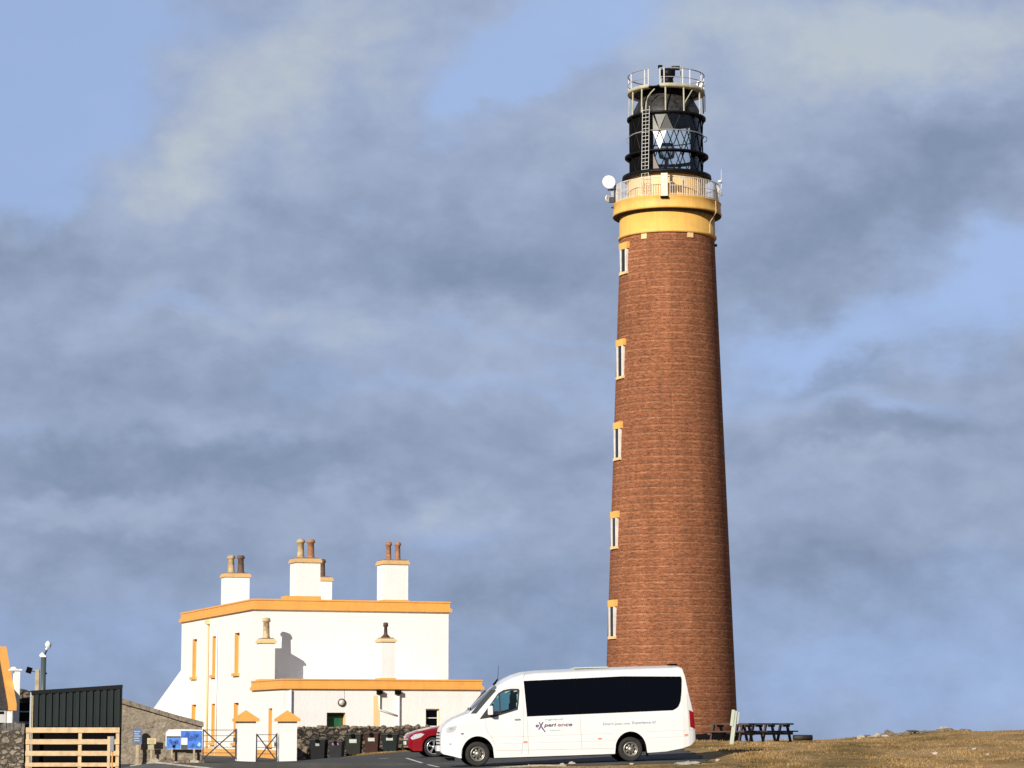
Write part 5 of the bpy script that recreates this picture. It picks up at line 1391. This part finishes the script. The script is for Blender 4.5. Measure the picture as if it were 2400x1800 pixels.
    MB().box(-1.05, -.98, -.62, .62, .36, .44).build('front_bumper_lip', PLASTK, root)
    MB().box(-.98, -.62, -.55, .0, .16, .26).build('tow_eye', DARKST, root)
    MB().box(6.285, 6.31, -.30, .30, .62, .74).build('rear_plate', mat('yellow_plate', (.70, .55, .05), .4), root)
    MB().box(6.17, 6.20, -.62, .62, 1.45, 1.6, Matrix.Rotation(0, 4, 'Y')).build('rear_window', WINGL, root)
    # roof items
    MB().tube([(.60, -.1, 2.28), (.72, -.1, 2.45)], [.045, .02], 6).tube([(.72, -.1, 2.40), (.76, -.1, 2.85)], [.008, .004], 5).build('aerial', BLACKM, root)
    MB().box(5.72, 5.94, -.25, .25, 2.67, 2.745).build('brake_light', BLACKM, root, bevel=.01)
    MB().box(2.9, 3.9, -.45, .45, 2.68, 2.715).build('roof_unit', mat('pale_green_plastic', (.50, .54, .48), .5), root, bevel=.02)
    # lettering laid on the flank
    def put(o, q, tilt=0):
        x, z = q; o.rotation_euler = (R(90), 0, 0); o.location = (x, -(bd.side(x, z)+.012), z)
    T = lambda x, y: vz(1230+x/13.825, 1680+y/13.825)
    def fit(txt, size, m_, a, b_, yscale=1, shear=.25, bold=.012):
        o = to_text(txt, size, m_, 'lettering', root, shear, bold); put(o, a)
        w_ = max(v.co.x for v in o.data.vertices)-min(v.co.x for v in o.data.vertices); o.scale = ((b_[0]-a[0])/w_, yscale, 1)
        o.rotation_euler = (R(90), 0, 0)
    fit('e', .17, INKP, T(325, 368), T(425, 368), .9); fit('X', .30, INKP, T(425, 440), T(600, 440), 1, .1)
    fit('peri', .165, INKP, T(610, 352), T(1000, 352), .85); fit('en', .165, INKR, T(1020, 340), T(1255, 340), .85); fit('ce', .165, INKP, T(1270, 335), T(1490, 335), .85)
    xs_ = MB(); q0, q1 = T(530, 370), T(640, 520)
    xs_.face([(x, -(bd.side(x, z)+.012), z) for x, z in ((q0[0]-.012, q0[1]), (q0[0]+.02, q0[1]+.01), (q1[0]+.014, q1[1]), (q1[0]-.016, q1[1]-.005))]); xs_.build('lettering_tail', INKP, root)
    fit('highland', .10, INKC, T(640, 150), T(1190, 150), .75, .1, 0); fit('tours', .085, INKC, T(770, 490), T(1110, 490), .75, .1, 0)
    U = lambda x, y: vz(1390+x/13.825, 1680+y/13.825)
    fit("Don't just", .12, INKF, U(255, 300), U(870, 300), .85, .15, .008); fit('see,', .12, INKC, U(915, 280), U(1140, 280), .85, .15, .0); fit('Experience it!', .12, INKF, U(1195, 262), U(1950, 262), .85, .15, .008)
    return root
build_van()

def build_car():
    SCL = 67.4; NY = 91.5
    p = P(1018, 1774, NY); YAW = R(10)
    ex = Vector((math.cos(YAW), math.sin(YAW), .03)).normalized(); ey = Vector((-math.sin(YAW), math.cos(YAW), 0)); M = Matrix((ex, ey, ex.cross(ey))).transposed()
    loc = p+M @ Vector((0, .88, 0))
    root = thing('red_car', 'glossy dark red car with alloy wheels, mostly hidden behind the white minibus', 'car', loc, M.to_euler())
    zt = [(-.86, .62), (-.84, .74), (-.78, .82), (-.5, .92), (-.1, 1.0), (.35, 1.06), (.62, 1.12), (.95, 1.33), (1.25, 1.50), (1.7, 1.57), (2.4, 1.56), (3.0, 1.48), (3.4, 1.30), (3.55, 1.05), (3.62, .7)]
    zb = [(-.86, .34), (-.7, .22), (0, .2), (3.3, .22), (3.62, .38)]
    W = [(-.86, .55), (-.82, .68), (-.70, .80), (-.4, .87), (0, .89), (3.0, .89), (3.4, .84), (3.62, .70)]
    sh = [(-.86, .08), (.5, .12), (1.2, .20), (3, .2), (3.62, .1)]; ra = [(-.86, .2), (.6, .25), (1.3, .22), (3.62, .2)]
    bd = Body(zt, zb, W, [(0, .40, .40, .33), (2.68, .40, .40, .33)], .95, .26, sh, ra)
    bm = bd.shell(-.86, 3.62, 140, [], [z[0] for z in zt]); mb = MB(); mb.bm.free(); mb.bm = bm; mb.build('body', REDP, root)
    MB().box(-.6, 3.4, -.74, .74, .17, .4).build('underbody', BLACKM, root)
    for side in (-1, 1):
        win = [(.72, 1.03), (1.15, 1.38), (1.5, 1.46), (2.6, 1.44), (3.0, 1.30), (3.1, 1.06)]
        side_patch(bd, win, .008, 8, 20, side).build('side_window', WINGL, root)
        hl = [(-.80, .66), (-.72, .60), (-.45, .68), (-.30, .80), (-.45, .82), (-.70, .76)]
        side_patch(bd, hl, .008, 6, 8, side).build('headlight', LAMPG, root)
        side_patch(bd, [(3.25, .85), (3.5, .85), (3.45, 1.05), (3.2, 1.05)], .008, 4, 4, side).build('tail_light', REDL, root)
        for c in (0, 2.68):
            wheel(root, c, side*.855, .335, .245, 'alloy', ALLOY, side)
            MB().box(c-.42, c+.42, side*.60-.02, side*.60+.02, .30, .80).lathe([(.41, -.3), (.41, 0.0)], 24, a0=(math.pi/2-.10 if side < 0 else -math.pi/2-.10), a1=(math.pi*1.5+.10 if side < 0 else math.pi/2+.10), mtx=Matrix.Translation((c, side*.885, .335)) @ Matrix.Rotation(math.pi/2 if side < 0 else -math.pi/2, 4, 'X')).build('wheel_arch', BLACKM, root)
        MB().box(.78, .96, side*.95-.06, side*.95+.06, 1.02, 1.14).build('mirror', REDP, root, bevel=.02)
    b = MB(); g = []
    for i in range(9):
        x = lerp(.60, 1.25, i/8); z = interp(zt, x)
        g.append([b.bm.verts.new((x-.012, lerp(-.66, .66, k/12), z+.012-.07*(abs(lerp(-1, 1, k/12))**2.4))) for k in range(13)])
    for i in range(8):
        for k in range(12): b.bm.faces.new((g[i][k], g[i][k+1], g[i+1][k+1], g[i+1][k]))
    b.build('windscreen', WINGL, root)
    MB().box(-.875, -.84, -.50, .50, .40, .60).build('grille', PLASTK, root)
    MB().box(-.885, -.865, -.42, .42, .70, .725).build('grille_bar', CHROME, root)
    MB().box(-.90, -.86, -.26, .26, .44, .56).build('number_plate', PLATE, root)
    MB().tube([(1.75, 0, 1.57), (1.95, 0, 1.80)], .006, 5).build('aerial', BLACKM, root)
build_car()

# ================================================================== RIGHT SIDE ITEMS
def picnic_table(px, ytop, Y, yaw, label, m, m2):
    p = P(px, ytop, Y); gz = p.z-.76
    r = thing('picnic_table', label, 'picnic table', (p.x, Y, gz), (0, 0, R(yaw)), 'dark timber picnic tables')
    L_ = .90
    t = MB()
    for k in range(5): t.box(-L_, L_, -.35+.145*k, -.35+.145*k+.13, .69, .76)
    t.build('tabletop', m, r)
    for s in (-1, 1):
        b = MB()
        for k in range(2): b.box(-L_, L_, s*.66-.13+.135*k, s*.66-.13+.135*k+.125, .38, .44)
        b.build('seat', m, r)
    for x in (-.66, .66):
        MB().box(x-.03, x+.03, -.72, .72, .26, .378).box(x+.032, x+.08, -.33, .33, .60, .688).build('crossbeam', m, r)
        for s in (-1, 1):
            MB().prism([(x-.10, s*.24, .688), (x-.10, s*.39, .688), (x-.10, s*.72, -.05), (x-.10, s*.58, -.05)], (.075, 0, 0)).build('leg', m2, r)
picnic_table(1717, 1695, 112.5, -30, 'brown timber picnic table standing in front of the lighthouse foot', TIMBERM, TIMBERM)
picnic_table(1772, 1695, 114.5, -30, 'dark timber picnic table just right of the lighthouse foot', TIMBERD, TIMBERM)
picnic_table(1808, 1695, 116.5, -32, 'near black picnic table farthest right, beside the dark log', TIMBERD, TIMBERD)
def log_and_post():
    Y = 119.0; a = P(1860, 1729, Y); b = P(1904, 1729.5, Y)
    o = MB().tube([(0, 0, 0), (b.x-a.x, .2, -.0)], [.135, .13], 14).build('timber_log', mat('dark_wet_log', (.022, .018, .016), .7, var=.6, vscale=5), None, (a.x, Y, a.z))
    tag(o, 'short thick dark log lying on the grass right of the picnic tables', 'log')
    o.location.z = min(a.z, height(a.x, Y)+.30)
    Y = 96.0; p0 = P(1711, 1766, Y); p1 = P(1723, 1666, Y)
    r = thing('marker_post', 'leaning pale green white marker post on the grass, right of the minibus', 'post', p0-Vector((0, 0, .1)))
    v = p1-p0; rot = math.atan2(v.x, v.z)
    Mx = Matrix.Rotation(rot, 4, 'Y'); Lp = v.length+.1
    pm = mat('pale_green_paint', (.44, .48, .40), .7, var=.12)
    MB().box(-.07, .07, -.05, .05, 0, Lp, Mx).build('post', pm, r, bevel=.01)
    MB().box(-.14, -.02, -.075, -.052, Lp*.66, Lp+.03, Mx).build('plate', pm, r, bevel=.006)
    MB().box(.09, .15, -.02, .03, Lp*.72, Lp*.98, Mx).build('back_plate', mat('grey_white_plate', (.42, .46, .48), .5, var=.2), r)
log_and_post()
# rocks along the crest and on the slope
crest = [(2020, 1733, .20, .13, 'l'), (2032, 1729, .22, .12, 'b'), (2043, 1737, .14, .07, 'l'), (2057, 1722, .15, .12, 'l'), (2058, 1733, .22, .12, 'l'), (2068, 1727, .2, .1, 'b'), (2075, 1738, .2, .08, 'l'),
         (2083, 1722, .24, .20, 'b'), (2096, 1730, .2, .10, 'l'), (2105, 1727, .18, .09, 'b'), (2120, 1722, .25, .12, 'b'), (2137, 1716, .40, .12, 'l'), (2152, 1720, .22, .12, 'b'), (2170, 1722, .2, .06, 'b'), (2212, 1716, .22, .13, 'l'), (2204, 1720, .15, .08, 'b'), (2222, 1719, .2, .08, 'b'),
         (2262, 1717, .25, .06, 'b'), (2044, 1742, .16, .07, 'l'), (2026, 1746, .12, .06, 'l')]
ORD = ['first', 'second', 'third', 'fourth', 'fifth', 'sixth', 'seventh', 'eighth', 'ninth', 'tenth', 'eleventh', 'twelfth']
order = {c: sorted([q[0] for q in crest if q[4] == c]) for c in 'lb'}
for i, (px, py, rx, rz, k) in enumerate(crest):
    Y = 116.5+(i % 3)*.5; p = P(px, py, Y); kind = 'pale' if k == 'l' else 'brown'
    rz *= 1.15 if k == 'b' else 1
    o = MB().rock((0, 0, 0), rx, .2, rz, i+11, 3, .35, i*.9).build('rock', ROCKL if k == 'l' else ROCKB, None, (p.x, Y, max(p.z-.04, height(p.x, Y)-.0)))
    size = 'large' if rx > .23 else ('small' if rx < .17 else 'mid sized')
    tag(o, '%s %s stone on the right hand crest, %s %s one from the left' % (size, kind, ORD[order[k].index(px)], kind), 'stone', kind+' stones along the crest')
# dark slab on the crest
o = MB().rock((0, 0, 0), .28, .2, .05, 77, 2, .1).build('stone_slab', mat('green_grey_slab', (.06, .08, .08), .7), None, (PX(2138, 116.4), 116.4, PZ(1713.5, 116.4)))
tag(o, 'flat dark slab resting on the highest pale rock of the crest', 'stone')
for i, (px, py, s) in enumerate([(2192, 1768, .10), (2284, 1757, .10), (2315, 1769, .08), (1650, 1779, .10), (1683, 1783, .09), (1610, 1790, .12), (1340, 1791, .12), (1318, 1793, .09), (1240, 1795, .07), (1480, 1792, .07)]):
    # find where the view ray of the stone meets the slope
    Yb = 75.0
    for k in range(400):
        Yt = 66+k*.12; p = P(px, py, Yt)
        if p.z <= height(p.x, Yt)+.01: Yb = Yt; break
    p = P(px, py, Yb)
    s *= .68; o = MB().rock((0, 0, 0), s*1.3, s, s*.7, i+51, 2, .3, i).build('stone', ROCKL, None, (p.x, Yb, height(p.x, Yb)+s*.3))
    tag(o, 'small pale loose stone in the grass '+['below the crest, nearest the centre of the slope', 'highest up the right hand slope', 'farthest right on the slope', 'just left of the marker post foot', 'directly below the marker post', 'behind the flat kerb stones at the tail', 'below the minibus middle, right of its twin', 'below the minibus middle, left of its twin', 'behind the front wheel of the minibus', 'below the rear wheel of the minibus'][i], 'stone', 'small loose stones in the grass')
for i, (px, py, rx) in enumerate([(1605, 1777, .28), (1628, 1777, .20)]):
    p = P(px, py, 74.0)
    o = MB().rock((0, 0, 0), rx, .14, .06, i+71, 3, .2, 0).build('kerb_stone', KERBM, None, (p.x, 74.0, height(p.x, 74.0)+.03))
    tag(o, ['longer left', 'shorter right'][i]+' flat pale stone at the tarmac edge below the minibus tail', 'stone', 'flat stones below the minibus tail')
